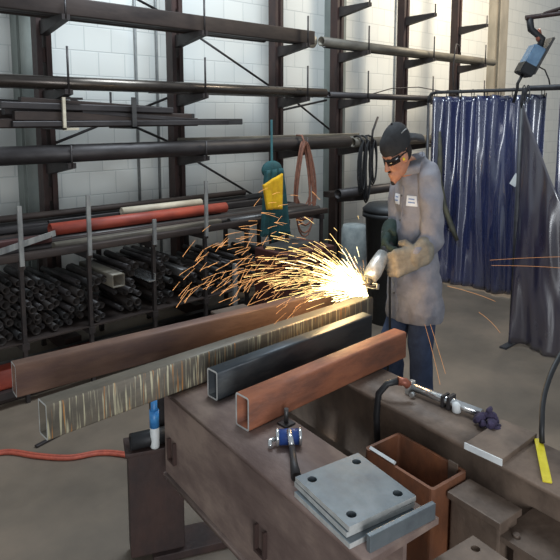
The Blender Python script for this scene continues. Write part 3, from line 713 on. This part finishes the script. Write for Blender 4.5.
b_ = bmesh.new(); bx(b_, (-.042,-.075,0), (.042,.075,.622), bev=.006); bx(b_, (-.05,-.082,.622), (.05,.082,.642), bev=.003); o = obj('steel_pedestal', b_, 'umber'); o.location = (1.394,.715,0); o.rotation_euler = (0,0,ROT); tag(o, 'brown square steel pedestal with a flat cap beside the open rusty box', 'pedestal')
b_ = bmesh.new(); bx(b_, (-.085,-.10,.585), (.085,.095,.60)); bx(b_, (-.08,-.06,0), (-.01,.05,.585)); cyl(b_, (-.055,.06,.60), (-.055,.06,.608), .009, 10); o = obj('bolted_stand', b_, 'umber'); o.location = (1.425,.55,0); o.rotation_euler = (0,0,ROT); tag(o, 'brown steel stand with a bolted flat plate in the lower right corner', 'stand')

b_ = bmesh.new()
t_ = holed_plate(.20, .17, .014, .011, .032)
merge(b_, t_); bmesh.ops.translate(b_, verts=b_.verts, vec=(0,0,.645))
bx(b_, (.03,.02,0), (.09,.09,.645))
o = obj('holed_stand', b_, ['umber','umber']); o.location = (1.005,.515,0); o.rotation_euler = (0,0,-.15); tag(o, 'low brown plate on a post with a drilled hole, below the grey flat bar', 'stand')
# things on the back girder
pc = thing('bar_clamp', 'bright steel pipe clamp lying along the back girder', 'clamp', (1.61,.98,TOP))
b_ = bmesh.new(); cyl(b_, (1.607,1.10,TOP+.022), (1.612,.845,TOP+.022), .014, 14); part('bar', b_, 'chrome', pc)
b_ = bmesh.new(); bx(b_, (1.585,1.095,TOP), (1.625,1.112,TOP+.04), bev=.003); part('fixed_jaw', b_, 'silver', pc)
b_ = bmesh.new(); cyl(b_, (1.585,1.075,TOP+.012), (1.57,1.075,TOP+.012), .008, 10); part('pad', b_, 'silver', pc)
b_ = bmesh.new(); bx(b_, (1.59,.945,TOP), (1.63,.957,TOP+.045), bev=.003); bx(b_, (1.59,.968,TOP), (1.63,.978,TOP+.04), bev=.003); part('sliding_jaw', b_, 'dark', pc)
b_ = bmesh.new(); lathe(b_, [(.010,0),(.014,.004),(.014,.030),(.004,.034)], (1.60,.925,TOP), 14); part('knob', b_, 'white', pc)
rag_at = (1.585,.81,TOP)
b_ = bmesh.new(); bx(b_, (-.10,-.055,0), (.10,.055,.016), bev=.002); b2 = bmesh.new(); bx(b2, (-.104,-.056,-.001), (-.100,.056,.017))
t = thing('rest_plate', 'brown grey plate with a bright cut edge lying across the back girder', 'steel plate', (1.535,.742,TOP+.001), (0,0,-.02))
obj('plate', b_, 'umber', t); q = obj('cut_edge', b2, 'white', t); q['label'] = 'bright cut edge'
b_ = bmesh.new(); bx(b_, (-.105,-.0115,0), (.105,.0115,.006), bev=.002); o = obj('yellow_marker', b_, 'yellow'); o.location = (1.535,.625,TOP+.002); o.rotation_euler = (0,0,.52); tag(o, 'flat yellow ruler lying on the back girder near the right edge', 'ruler')
b_ = bmesh.new(); sweep(b_, [(1.545,1.155,.42),(1.50,1.155,.56),(1.485,1.15,.68),(1.488,1.145,.755),(1.505,1.125,.79),(1.53,1.10,.80)], .011, 10)
t = thing('ground_cable', 'black ground cable hooked over the back girder beside the man', 'cable', (1.49,1.15,.5)); part('jacket', b_, 'black', t)
b_ = bmesh.new(); sweep(b_, [(1.53,1.10,.80),(1.548,1.085,.797),(1.556,1.075,.785)], .014, 10); part('lug', b_, 'copper', t)
b_ = bmesh.new(); sweep(b_, smooth([(1.61,.66,TOP+.01),(1.615,.665,.79),(1.68,.69,.85),(1.78,.70,.92),(1.95,.70,.98),(2.2,.7,.93),(2.5,.7,.5),(2.6,.7,.12),(2.8,.7,.01)]), .008, 8)
wobj('black_lead', b_, 'black', 'thin black lead rising from the back girder past the right edge', 'cable', (1.61,.66,TOP))

# ------------------------------------------------------------------ the man
MX, MY, SQ = 2.435, 1.675, .68
YAW = -.28
def W(F, L, U):
    c, s = math.cos(YAW), math.sin(YAW)
    f = F*c-L*s; l = F*s+L*c
    return Vector((MX-SQ*f, MY-SQ*l, U))
def organic(name, bm, m_, voxel=.006, smooth=6, parent=None, folds=0, fscale=9, frng=1):
    me = bpy.data.meshes.new(name+'_tmp'); bm.to_mesh(me); bm.free()
    o = bpy.data.objects.new(name+'_tmp', me); COL.objects.link(o)
    r = o.modifiers.new('r', 'REMESH'); r.mode = 'VOXEL'; r.voxel_size = voxel; r.use_smooth_shade = True
    s = o.modifiers.new('s', 'SMOOTH'); s.factor = .5; s.iterations = smooth
    dg = bpy.context.evaluated_depsgraph_get(); dg.update()
    nm = bpy.data.meshes.new_from_object(o.evaluated_get(dg))
    bpy.data.objects.remove(o); bpy.data.meshes.remove(me)
    if folds:
        nm.update()
        ns = [v.normal.copy() for v in nm.vertices]
        for v, q in zip(nm.vertices, ns):
            c = v.co
            w = noise.noise(Vector((c.x*fscale, c.y*fscale, c.z*fscale*.55)))+.5*noise.noise(Vector((c.x*fscale*2.1+5, c.y*fscale*2.1, c.z*fscale*1.1)))
            w2 = 1-abs(noise.noise(Vector((c.x*fscale*.8+c.z*3, c.y*fscale*.8, c.z*fscale*.5+9))))*2
            v.co = c+q*folds*(w*.6+w2*.7*frng)
    nm.name = name; nm.materials.clear(); nm.materials.append(M[m_])
    for p in nm.polygons: p.use_smooth = True
    if parent:
        nm.transform(Matrix.Translation(-parent.location))
    o = bpy.data.objects.new(name, nm); COL.objects.link(o)
    if parent: o.parent = parent
    return o
rr = random.Random(5); b_ = bmesh.new()
for k in range(26):
    a_ = rr.uniform(0,2*PI); q_ = rr.uniform(0,.034); ell(b_, (rag_at[0]+q_*math.cos(a_)*.9, rag_at[1]+q_*math.sin(a_), TOP+.010+rr.uniform(0,.052)*(1-q_/.05)), (rr.uniform(.006,.017), rr.uniform(.005,.010), rr.uniform(.006,.011)), (rr.uniform(-1,1), rr.uniform(-1,1), a_), 10)
rag = organic('crumpled_rag', b_, 'purple', .0022, 4, None, .006, 60)
rag.data.transform(Matrix.Translation(-Vector(rag_at))); rag.location = rag_at
tag(rag, 'crumpled dark purple rag beside the pipe clamp on the back girder', 'rag')
def cap(bm, a, b, ra, rb, n=20):
    """tapered capsule"""
    a = Vector(a); b = Vector(b); k = 6; pts = []; rs = []
    d = (b-a); L_ = d.length; d = d/L_
    for i in range(k): 
        t = PI/2*(1-i/k); pts.append(a-d*ra*math.sin(t)); rs.append(max(ra*math.cos(t), 1e-4))
    for i in range(5): pts.append(a.lerp(b, i/4)); rs.append(ra+(rb-ra)*i/4)
    for i in range(1, k+1):
        t = PI/2*i/k; pts.append(b+d*rb*math.sin(t)); rs.append(max(rb*math.cos(t), 1e-4))
    sweep(bm, pts, rs, n)
def wcap(bm, a, b, ra, rb):
    """capsule in man coordinates, squeezed like him"""
    t = bmesh.new(); cap(t, a, b, ra, rb)
    for v in t.verts: v.co = W(*v.co)
    merge(bm, t)
def well(bm, c, r, rot=None):
    t = bmesh.new(); ell(t, c, r, rot)
    for v in t.verts: v.co = W(*v.co)
    merge(bm, t)

man = thing('person', 'man in grey work shirt, backwards black cap and gloves, bent over an angle grinder', 'person', (MX, MY, 0))
LS, LE, LW, LH = (.0,.150,1.365), (.012,.205,1.07), (.16,.215,1.01), (.275,.175,.985)
RS, RE, RW, RH = (.0,-.145,1.365), (.03,-.17,1.10), (.19,-.05,1.055), (.285,.03,1.03)
# head frame: pitch forward and turn a little to his left
HC = Vector((.175,0,1.475))
HR = (Euler((0,.42,0)).to_matrix())
HT = Euler((0,0,.06)).to_matrix()
def hd(f, l, u): return tuple(HC+HT@(HR@Vector((f,l,u))))
def hell(bm, c, r, rot=None):
    t = bmesh.new(); ell(t, (0,0,0), r, rot)
    for v in t.verts: v.co = W(*(HC+HT@(HR@(v.co+Vector(c)))))
    merge(bm, t)
def hcap(bm, a, b, ra, rb):
    t = bmesh.new(); cap(t, a, b, ra, rb)
    for v in t.verts: v.co = W(*(HC+HT@(HR@v.co)))
    merge(bm, t)
b_ = bmesh.new()
# skull, face, jaw
hell(b_, (-.015,0,.045), (.095,.077,.085)); hell(b_, (.02,0,-.01), (.072,.068,.085)); hell(b_, (.035,0,-.065), (.055,.052,.05))
hell(b_, (.068,0,-.098), (.024,.026,.022)); hell(b_, (.0,.045,-.05), (.05,.02,.045)); hell(b_, (.0,-.045,-.05), (.05,.02,.045))
hell(b_, (.083,0,.032), (.016,.055,.014))                       # brow
hcap(b_, (.088,0,.022), (.112,0,-.022), .010, .013); hell(b_, (.103,.014,-.024), (.012,.009,.009)); hell(b_, (.103,-.014,-.024), (.012,.009,.009))
hell(b_, (.066,.036,-.012), (.022,.022,.02)); hell(b_, (.066,-.036,-.012), (.022,.022,.02))   # cheeks
hell(b_, (.087,0,-.055), (.012,.024,.006)); hell(b_, (.086,0,-.066), (.012,.021,.007))        # lips
for s in (1,-1): hell(b_, (-.012,s*.078,-.005), (.022,.010,.032), (0,.2,0))                   # ears
# neck, trunk, limbs: one surface
wcap(b_, hd(-.03,0,-.05), (.03,0,1.40), .058, .066)
well(b_, (.01,0,1.27), (.075,.115,.15)); well(b_, (.0,0,1.08), (.075,.11,.2)); well(b_, (.0,0,.90), (.095,.135,.12))
for S_, E_, W_, H_ in ((LS,LE,LW,LH),(RS,RE,RW,RH)):
    wcap(b_, S_, E_, .055, .044); wcap(b_, E_, W_, .043, .030); wcap(b_, W_, Vector(W_).lerp(Vector(H_),.7), .026, .020)
FEET = ((-.02,.125), (.07,-.11))
for (f, l) in FEET:
    s = 1 if l > 0 else -1
    wcap(b_, (0,s*.09,.90), (f+.03,l,.49), .075, .054); wcap(b_, (f+.03,l,.49), (f-.02,l,.10), .052, .04); wcap(b_, (f-.02,l,.05), (f+.14,l,.035), .04, .032)
organic('body', b_, 'skin', .0045, 4, man)
# shirt
b_ = bmesh.new()
well(b_, (.01,0,1.26), (.108,.15,.185)); well(b_, (.005,0,1.10), (.115,.155,.24)); well(b_, (.0,0,.92), (.15,.20,.22))
wcap(b_, (-.015,.06,.80), (-.015,-.06,.80), .155, .155); wcap(b_, (-.02,.06,.72), (-.02,-.06,.72), .165, .165)
wcap(b_, (.0,.09,1.405), LS, .05, .070); wcap(b_, (.0,-.09,1.405), RS, .05, .066); wcap(b_, (-.005,0,1.40), (.02,0,1.34), .076, .095)
wcap(b_, LS, LE, .074, .064); wcap(b_, LE, (.14,.22,1.02), .066, .056)
wcap(b_, RS, RE, .075, .06); wcap(b_, RE, (.165,-.08,1.065), .058, .045)
# trim the hem flat
t = b_
sh = organic('shirt', t, 'shirt', .006, 3, man, .017, 12)
def cut(o, z, keep_above=True):
    bm2 = bmesh.new(); bm2.from_mesh(o.data)
    g = list(bm2.verts)+list(bm2.edges)+list(bm2.faces)
    bmesh.ops.bisect_plane(bm2, geom=g, plane_co=(0,0,z), plane_no=(0,.05,1), clear_inner=keep_above, clear_outer=not keep_above)
    ed = [e for e in bm2.edges if e.is_boundary]
    if ed: bmesh.ops.holes_fill(bm2, edges=ed)
    bm2.to_mesh(o.data); bm2.free()
    for p in o.data.polygons: p.use_smooth = True
cut(sh, .655)
# collar, placket, patches
def sub(name, bm, m_, parent): 
    loc = man.location; o = obj(name, rebase(bm, loc), m_, parent); return o
b_ = bmesh.new()
for s in (1,-1):
    g = []
    for k in range(9):
        a = k/8*PI*.93; r_ = .078
        c = Vector((.035-.085*math.cos(a)*-1*-1, s*.086*math.sin(a), 1.435+.028*(-math.cos(a))*-1))
        # runs from the nape (k=0) round the side to the throat (k=8)
        lo_ = W(.03-.100*math.cos(a), s*.100*math.sin(a), 1.420-.03*k/8); hi_ = W(.035-.088*math.cos(a), s*.086*math.sin(a), 1.492-.05*k/8)
        ou_ = W(.035-.122*math.cos(a), s*.128*math.sin(a), 1.425-.045*k/8)
        g.append([b_.verts.new(p) for p in (lo_, hi_, ou_)])
    for p, q in zip(g, g[1:]):
        b_.faces.new((p[0], q[0], q[1], p[1])).smooth = True; b_.faces.new((p[1], q[1], q[2], p[2])).smooth = True; b_.faces.new((p[2], q[2], q[0], p[0])).smooth = True
    b_.faces.new(g[0]); b_.faces.new(g[-1][::-1])
sub('collar', b_, 'shirt', sh)
def on_shirt(L_, U_, F0=.5):
    """first hit of a ray going back from the front, in man coordinates"""
    a = W(F0, L_, U_)-man.location; d = (W(F0-1, L_, U_)-W(F0, L_, U_)).normalized()
    ok, p, nrm, i = sh.ray_cast(a, d)
    return (p+man.location, nrm) if ok else (W(.17,L_,U_), Vector((-1,0,0)))
def patch(L0, L1, U0, U1, off, mname, bm, n=4, m=4):
    g = [[None]*(n+1) for _ in range(m+1)]
    for j in range(m+1):
        for i in range(n+1):
            p, q = on_shirt(L0+(L1-L0)*i/n, U0+(U1-U0)*j/m); g[j][i] = (bm.verts.new(p+q*off), bm.verts.new(p-q*.002))
    for k in (0,1):
        for j in range(m):
            for i in range(n): bm.faces.new((g[j][i][k], g[j][i+1][k], g[j+1][i+1][k], g[j+1][i][k]))
    for j in range(m):
        for i in (0,n): bm.faces.new((g[j][i][0], g[j+1][i][0], g[j+1][i][1], g[j][i][1]))
    for i in range(n):
        for j in (0,m): bm.faces.new((g[j][i][0], g[j][i+1][0], g[j][i+1][1], g[j][i][1]))
for a, c in ((.045,.115), (-.09,-.03)):
    b_ = bmesh.new(); patch(a, c, 1.235, 1.285, .004, 'patch', b_); q = sub('name_patch', b_, 'patch', sh)
    for z in (1.250, 1.266):
        b_ = bmesh.new(); patch(a+.014, c-.014, z, z+.006, .0055, 'patchink', b_, 4, 1)
        e = sub('stitching', b_, 'patchink', q)
b_ = bmesh.new(); patch(-.012, .012, .70, 1.33, .004, 'shirt', b_, 2, 24); sub('placket', b_, 'shirt', sh)
for k in range(5):
    p, q = on_shirt(0, 1.28-.12*k); b_ = bmesh.new(); ell(b_, p+q*.005, (.005,.005,.005), None, 8); sub('button', b_, 'grey', sh)
# jeans
b_ = bmesh.new(); well(b_, (-.01,0,.84), (.115,.155,.13))
for (f, l) in FEET:
    s = 1 if l > 0 else -1
    wcap(b_, (-.01,s*.085,.80), (f+.03,l,.49), .10, .082); wcap(b_, (f+.03,l,.49), (f-.015,l,.10), .082, .072)
jn = organic('jeans', b_, 'jeans', .007, 4, man, .010, 11)
for (f, l) in FEET:
    b_ = bmesh.new(); wcap(b_, (f-.03,l,.062), (f-.02,l,.16), .06, .055); wcap(b_, (f-.03,l,.05), (f+.16,l,.042), .05, .042)
    bt_ = organic('boot', b_, 'boot', .006, 4, man); cut(bt_, .002)
# cap worn low, brim at the back
b_ = bmesh.new()
hell(b_, (-.012,0,.062), (.112,.092,.098)); hell(b_, (.03,0,.075), (.08,.078,.065))
cp = organic('cap', b_, 'cap', .005, 4, man, .002, 14)
b2 = bmesh.new(); b2.from_mesh(cp.data)
n_w = (W(*hd(.12,0,1))-W(*hd(.12,0,0))); p_w = W(*hd(.0,0,.032))-man.location
nn = Vector((n_w.x/SQ/SQ, n_w.y/SQ/SQ, n_w.z))
nn = nn.normalized(); 
bmesh.ops.bisect_plane(b2, geom=list(b2.verts)+list(b2.edges)+list(b2.faces), plane_co=p_w, plane_no=nn, clear_inner=True)
bmesh.ops.holes_fill(b2, edges=[e for e in b2.edges if e.is_boundary]); b2.to_mesh(cp.data); b2.free()
b_ = bmesh.new(); g = []
for i in range(13):
    a = PI*(.22+.56*i/12); 
    for_ = []
    for r_, dz in ((.100,.0),(.150,-.010),(.205,-.040)):
        for th in (.006,-.006):
            for_.append(b_.verts.new(W(*hd(-.012-r_*math.sin(a)*(1.0), .95*r_*math.cos(a)*(.92 if r_ > .15 else .9), .052+dz+th))))
    g.append(for_)
for p, q in zip(g, g[1:]):
    for x, y in ((0,2),(2,4),(4,5),(5,3),(3,1),(1,0)): b_.faces.new((p[x], q[x], q[y], p[y])).smooth = True
for p in (g[0], g[-1]): b_.faces.new((p[0],p[2],p[4],p[5],p[3],p[1]))
sub('brim', b_, 'cap', cp)
b_ = bmesh.new(); hell(b_, (-.012,0,.163), (.008,.008,.005)); sub('button', b_, 'cap', cp)
b_ = bmesh.new(); sweep(b_, [W(*hd(-.04-.055*math.cos(a), .0+.088*math.sin(a), .064+.092*math.sin(a)*.0+.055*math.sin(a))) for a in [PI*(.15+.5*i/10) for i in range(11)]], .003, 5); q = sub('edge_piping', b_, 'post', cp); q['label'] = 'pale piping on the cap'
# hair, goatee
b_ = bmesh.new(); hell(b_, (-.05,0,.0), (.062,.079,.06)); hell(b_, (-.012,.073,.022), (.018,.008,.028)); hell(b_, (-.012,-.073,.022), (.018,.008,.028)); organic('hair', b_, 'hair', .004, 2, man)
b_ = bmesh.new(); hell(b_, (.074,0,-.102), (.021,.020,.018)); hell(b_, (.089,.0,-.043), (.009,.024,.004)); organic('goatee', b_, 'hair', .003, 2, man)
for s in (1,-1):
    b_ = bmesh.new(); hell(b_, (.078,s*.032,.012), (.012,.014,.010)); e = sub('eye', b_, 'eye', man)
    b_ = bmesh.new(); hell(b_, (.088,s*.032,.010), (.003,.006,.006)); sub('pupil', b_, 'hair', e)
gl = bmesh.new(); g = []
for i in range(17):
    a = -1.15+2.3*i/16
    row_ = []
    for th in (0,.004):
        for u in (.028,.010,-.008): row_.append(gl.verts.new(W(*hd((.102+th)*math.cos(a)-.004, (.082+th)*math.sin(a), u*(1 if abs(a) > .12 else .8)))))
    g.append(row_)
for p, q in zip(g, g[1:]):
    for x, y in ((0,1),(1,2),(2,5),(5,4),(4,3),(3,0)): gl.faces.new((p[x], q[x], q[y], p[y])).smooth = True
for p in (g[0], g[-1]): gl.faces.new((p[0],p[1],p[2],p[5],p[4],p[3]))
gs = sub('safety_glasses', gl, 'lens', man)
for s in (1,-1):
    b_ = bmesh.new(); sweep(b_, [W(*hd(.045,s*.082,.016)), W(*hd(.01,s*.084,.018)), W(*hd(-.03,s*.082,.014))], .004, 6); sub('temple', b_, 'lens', gs)
    b_ = bmesh.new(); hell(b_, (.010,s*.080,-.008), (.008,.008,.008)); q = sub('ear_plug', b_, 'yellow', man); q['label'] = 'yellow ear plug'
# gloves: palm, gauntlet, five curled fingers each
def glove(name, m_, Wr, Ha, s, fw, cuff_from):
    b_ = bmesh.new()
    Wr = Vector(Wr); Ha = Vector(Ha); d = (Ha-Wr).normalized()
    wcap(b_, cuff_from, Wr, .070, .056)                         # gauntlet
    side = Vector(fw[0]).normalized(); side = (side-d*side.dot(d)).normalized(); pal = d.cross(side)*s   # side: towards the thumb; pal: palm direction
    for k in (-1.5,-.5,.5,1.5):                                # palm
        wcap(b_, Wr+side*k*.018, Ha+side*k*.027+d*.012, .034, .029)
    ln = [.82,1.0,1.06,.95]
    for k in range(4):
        o_ = Ha+d*.022+side*(k-1.5)*.029; L1, L2, L3 = [q*ln[k] for q in (.050,.038,.030)]
        a1, a2, a3 = fw[1]
        p1 = o_+(d*math.cos(a1)+pal*math.sin(a1))*L1; p2 = p1+(d*math.cos(a2)+pal*math.sin(a2))*L2; p3 = p2+(d*math.cos(a3)+pal*math.sin(a3))*L3
        wcap(b_, o_, p1, .0175, .0165); wcap(b_, p1, p2, .0165, .0155); wcap(b_, p2, p3, .0155, .013)
    t0 = Wr+d*.026+side*.046; t1 = t0+(d*.6+side*.65+pal*.3).normalized()*.045; t2 = t1+(d*.75+side*.15+pal*.7).normalized()*.036
    wcap(b_, Wr+d*.01+side*.015, t0, .030, .024); wcap(b_, t0, t1, .022, .019); wcap(b_, t1, t2, .019, .015)
    return organic(name, b_, m_, .0036, 3, man, .002, 30)
glove('leather_glove', 'leather', LW, LH, 1, ((.35,-.2,.75), (.7,1.5,2.2)), (.10,.228,1.035))['label'] = 'pale leather glove on the left hand'
glove('green_glove', 'greenglove', RW, RH, -1, ((.2,.45,.75), (.7,1.5,2.2)), (.12,-.12,1.085))['label'] = 'dark green glove on the right hand'

# ------------------------------------------------------------------ angle grinder
TIP = Vector((2.075,1.66,TOP+.125))
gd = thing('angle_grinder', 'silver headed angle grinder held in both gloves against the streaked tube end', 'angle grinder', TIP)
ax0 = Vector(W(.495,.15,.922)); ax1 = Vector(W(.335,.085,1.02)); ax2 = Vector(W(.25,.05,1.055))
b_ = bmesh.new(); sweep(b_, [ax0, ax0.lerp(ax1,.3), ax0.lerp(ax1,.6), ax1], [.032,.040,.037,.030], 16); part('gear_head', b_, 'silver', gd)
b_ = bmesh.new(); sweep(b_, [ax1, ax1.lerp(ax2,.5), ax2], [.024,.026,.020], 16); part('motor_body', b_, 'black', gd)
dn = (Vector((-.35,-.1,-.9))).normalized()
dc = ax0+dn*.032
b_ = bmesh.new(); cyl(b_, dc-dn*.003, dc+dn*.003, .045, 28); part('grinding_disc', b_, 'dark2', gd)
b_ = bmesh.new(); cyl(b_, ax0, dc, .014, 14); part('spindle', b_, 'grey', gd)
b_ = bmesh.new()
pv = dn.cross((ax1-ax0)).normalized(); pw = dn.cross(pv)
g = []
for i in range(15):
    a = PI*i/14
    r_ = pv*math.cos(a)-pw*math.sin(a)*(1 if pw.dot(ax1-ax0) < 0 else -1)
    g.append([b_.verts.new(p) for p in (dc-dn*.016+r_*.02, dc-dn*.016+r_*.049, dc+dn*.006+r_*.050, dc+dn*.006+r_*.047, dc-dn*.012+r_*.046, dc-dn*.012+r_*.02)])
for p, q in zip(g, g[1:]):
    for k in range(6): b_.faces.new((p[k], q[k], q[(k+1)%6], p[(k+1)%6]))
b_.faces.new(g[0]); b_.faces.new(g[-1][::-1]); part('guard', b_, 'silver', gd)
b_ = bmesh.new(); sweep(b_, [ax2, ax2+Vector((.03,-.01,-.02)), W(.235,.03,.98), W(.225,.02,.85), W(.20,.0,.6), W(.22,-.02,.02)], .006, 6); part('power_cord', b_, 'black', gd)

# ------------------------------------------------------------------ sparks
G0 = Vector((2.062,1.66,TOP+.118))
M['hot'] = emit('spark_white_hot', (255,238,180), 6); M['mid'] = emit('spark_yellow', (255,218,140), 2.6); M['cool'] = emit('spark_orange', (255,184,118), 1.4)
M['dimspark'] = emit('spark_dim', (240,170,110), .8)
rs = random.Random(42)
b_ = bmesh.new()
def fly(v, t): 
    k = 2.2; e = (1-math.exp(-k*t))/k
    return G0+v*e+Vector((0,0,-4.9*t*t))
def streak(bm, v, t0, t1, r, mi, n=5):
    pts = [fly(v, t0+(t1-t0)*i/n) for i in range(n+1)]
    sweep(bm, pts, [r*(.5+.5*i/n) for i in range(n+1)], 4, True, mi)
for k in range(1450):
    el = max(.12, rs.gauss(.60,.24)); az = rs.gauss(.50,.26)
    sp = rs.uniform(1.4,4.4)
    d = Vector((-math.cos(el)*math.cos(az), math.cos(el)*math.sin(az), math.sin(el)))
    v = d*sp
    q = rs.random()
    if q < .52: t0 = abs(rs.gauss(0,.032)); mi = 0; dt = rs.uniform(.012,.028); r = .0012
    elif q < .80: t0 = rs.uniform(.03,.16); mi = 1; dt = rs.uniform(.016,.04); r = .0009
    else: v = d*rs.uniform(2.6,4.8); t0 = rs.uniform(.15,.37); mi = 2; dt = rs.uniform(.018,.04); r = .0008
    if q >= .52 and fly(v, t0+dt).z < .88:
        if rs.random() < .5: continue
        t0 *= .55; mi = 1 if t0 < .1 else 2
    streak(b_, v, t0, t0+dt, r, mi)
for k in range(130):      # fountain standing above the cut
    el = rs.uniform(.8,1.45); az = rs.gauss(.5,.4); sp = rs.uniform(1.0,2.6)
    v = Vector((-math.cos(el)*math.cos(az), math.cos(el)*math.sin(az), math.sin(el)))*sp
    t0 = rs.uniform(.01,.12); streak(b_, v, t0, t0+rs.uniform(.012,.03), .0009, 1 if t0 < .06 else 2)
ell(b_, G0+Vector((-.02,0,.004)), (.022,.010,.008), (0,.35,0), 12)
o = obj('spark_shower', rebase(b_, G0), [M['hot'], M['mid'], M['cool']]); o.location = G0
tag(o, 'shower of glowing sparks spraying left from the grinder over the tubes', 'sparks', kind='stuff')
lone = [((4,1.55),[(2.30,1.40,.905),(2.42,1.31,.865),(2.50,1.27,.82)],'long spark trail flying right below the man\'s sleeve'),
        (0,[(2.50,1.35,.75),(2.56,1.31,.70),(2.60,1.29,.64)],'short curved spark trail to the right of the jeans'),
        (0,[(1.98,1.30,.83),(2.02,1.28,.70),(2.06,1.27,.56)],'spark trail falling in front of the jeans, left one'),
        (0,[(2.02,1.30,.82),(2.06,1.28,.70),(2.09,1.265,.60)],'spark trail falling in front of the jeans, right one'),
        (0,[(2.72,1.42,.95),(2.95,1.28,.955),(3.15,1.16,.945)],'upper of the two long flat spark trails in front of the curtains'),
        (0,[(2.70,1.40,.93),(2.95,1.25,.915),(3.12,1.13,.885)],'lower of the two long flat spark trails in front of the curtains')]
for _, pts, lb in lone:
    b_ = bmesh.new(); a, b, c = [Vector(p) for p in pts]
    sweep(b_, [a.lerp(b,t).lerp(b.lerp(c,t),t) for t in [i/8 for i in range(9)]], .0008, 5); wobj('spark', b_, M['dimspark'], lb, 'spark', pts[0], 'stray sparks')

# ------------------------------------------------------------------ light
w = bpy.data.worlds.new('World'); SC.world = w; w.use_nodes = True
bg = w.node_tree.nodes['Background']; bg.inputs['Color'].default_value = (.80,.90,1.0,1); bg.inputs['Strength'].default_value = .40
def area(name, loc, target, size, energy, colr, sy=None):
    l = bpy.data.lights.new(name, 'AREA'); l.energy = energy; l.color = colr; l.size = size
    if sy: l.shape = 'RECTANGLE'; l.size_y = sy
    o = bpy.data.objects.new(name, l); COL.objects.link(o); o.location = loc
    o.rotation_euler = (Vector(target)-Vector(loc)).to_track_quat('-Z','Y').to_euler(); return o
area('wall_fill', (7.2,2.6,4.3), (7.6,4.4,1.6), 1.0, 150, (1.0,.88,.70))  # unseen lamp added to warm the upper right wall
area('wall_fill', (2.4,2.6,4.6), (2.6,4.2,1.2), 1.4, 160, (.78,.90,1.0))  # unseen lamp added over the left wall, tinted to cool it
area('front_fill', (-1.3,-2.6,1.45), (2.9,2.0,1.35), 1.3, 120, (.92,.96,1.0), 2.6)  # unseen area light added for curtain highlights and fill from the front
pl = bpy.data.lights.new('spark_light', 'POINT'); pl.energy = 7; pl.color = (1,.62,.28); pl.shadow_soft_size = .08
o = bpy.data.objects.new('spark_light', pl); COL.objects.link(o); o.location = G0+Vector((-.16,-.02,.10))

# ------------------------------------------------------------------ camera
cd = bpy.data.cameras.new('Camera'); cam = bpy.data.objects.new('Camera', cd); COL.objects.link(cam)
cd.sensor_width = 36; cd.lens = 590/560*36; cd.shift_x = 0; cd.shift_y = -91/560
pit, th = math.radians(6.9576), math.radians(47.5594)
cam.location = (0,0,1.66); cam.rotation_euler = (PI/2-pit, 0, th-PI/2)
cd.clip_start = .05; SC.camera = cam
vs = SC.view_settings; vs.view_transform = 'Standard'; vs.look = 'None'; vs.exposure = 0; vs.gamma = 1; vs.use_curve_mapping = False
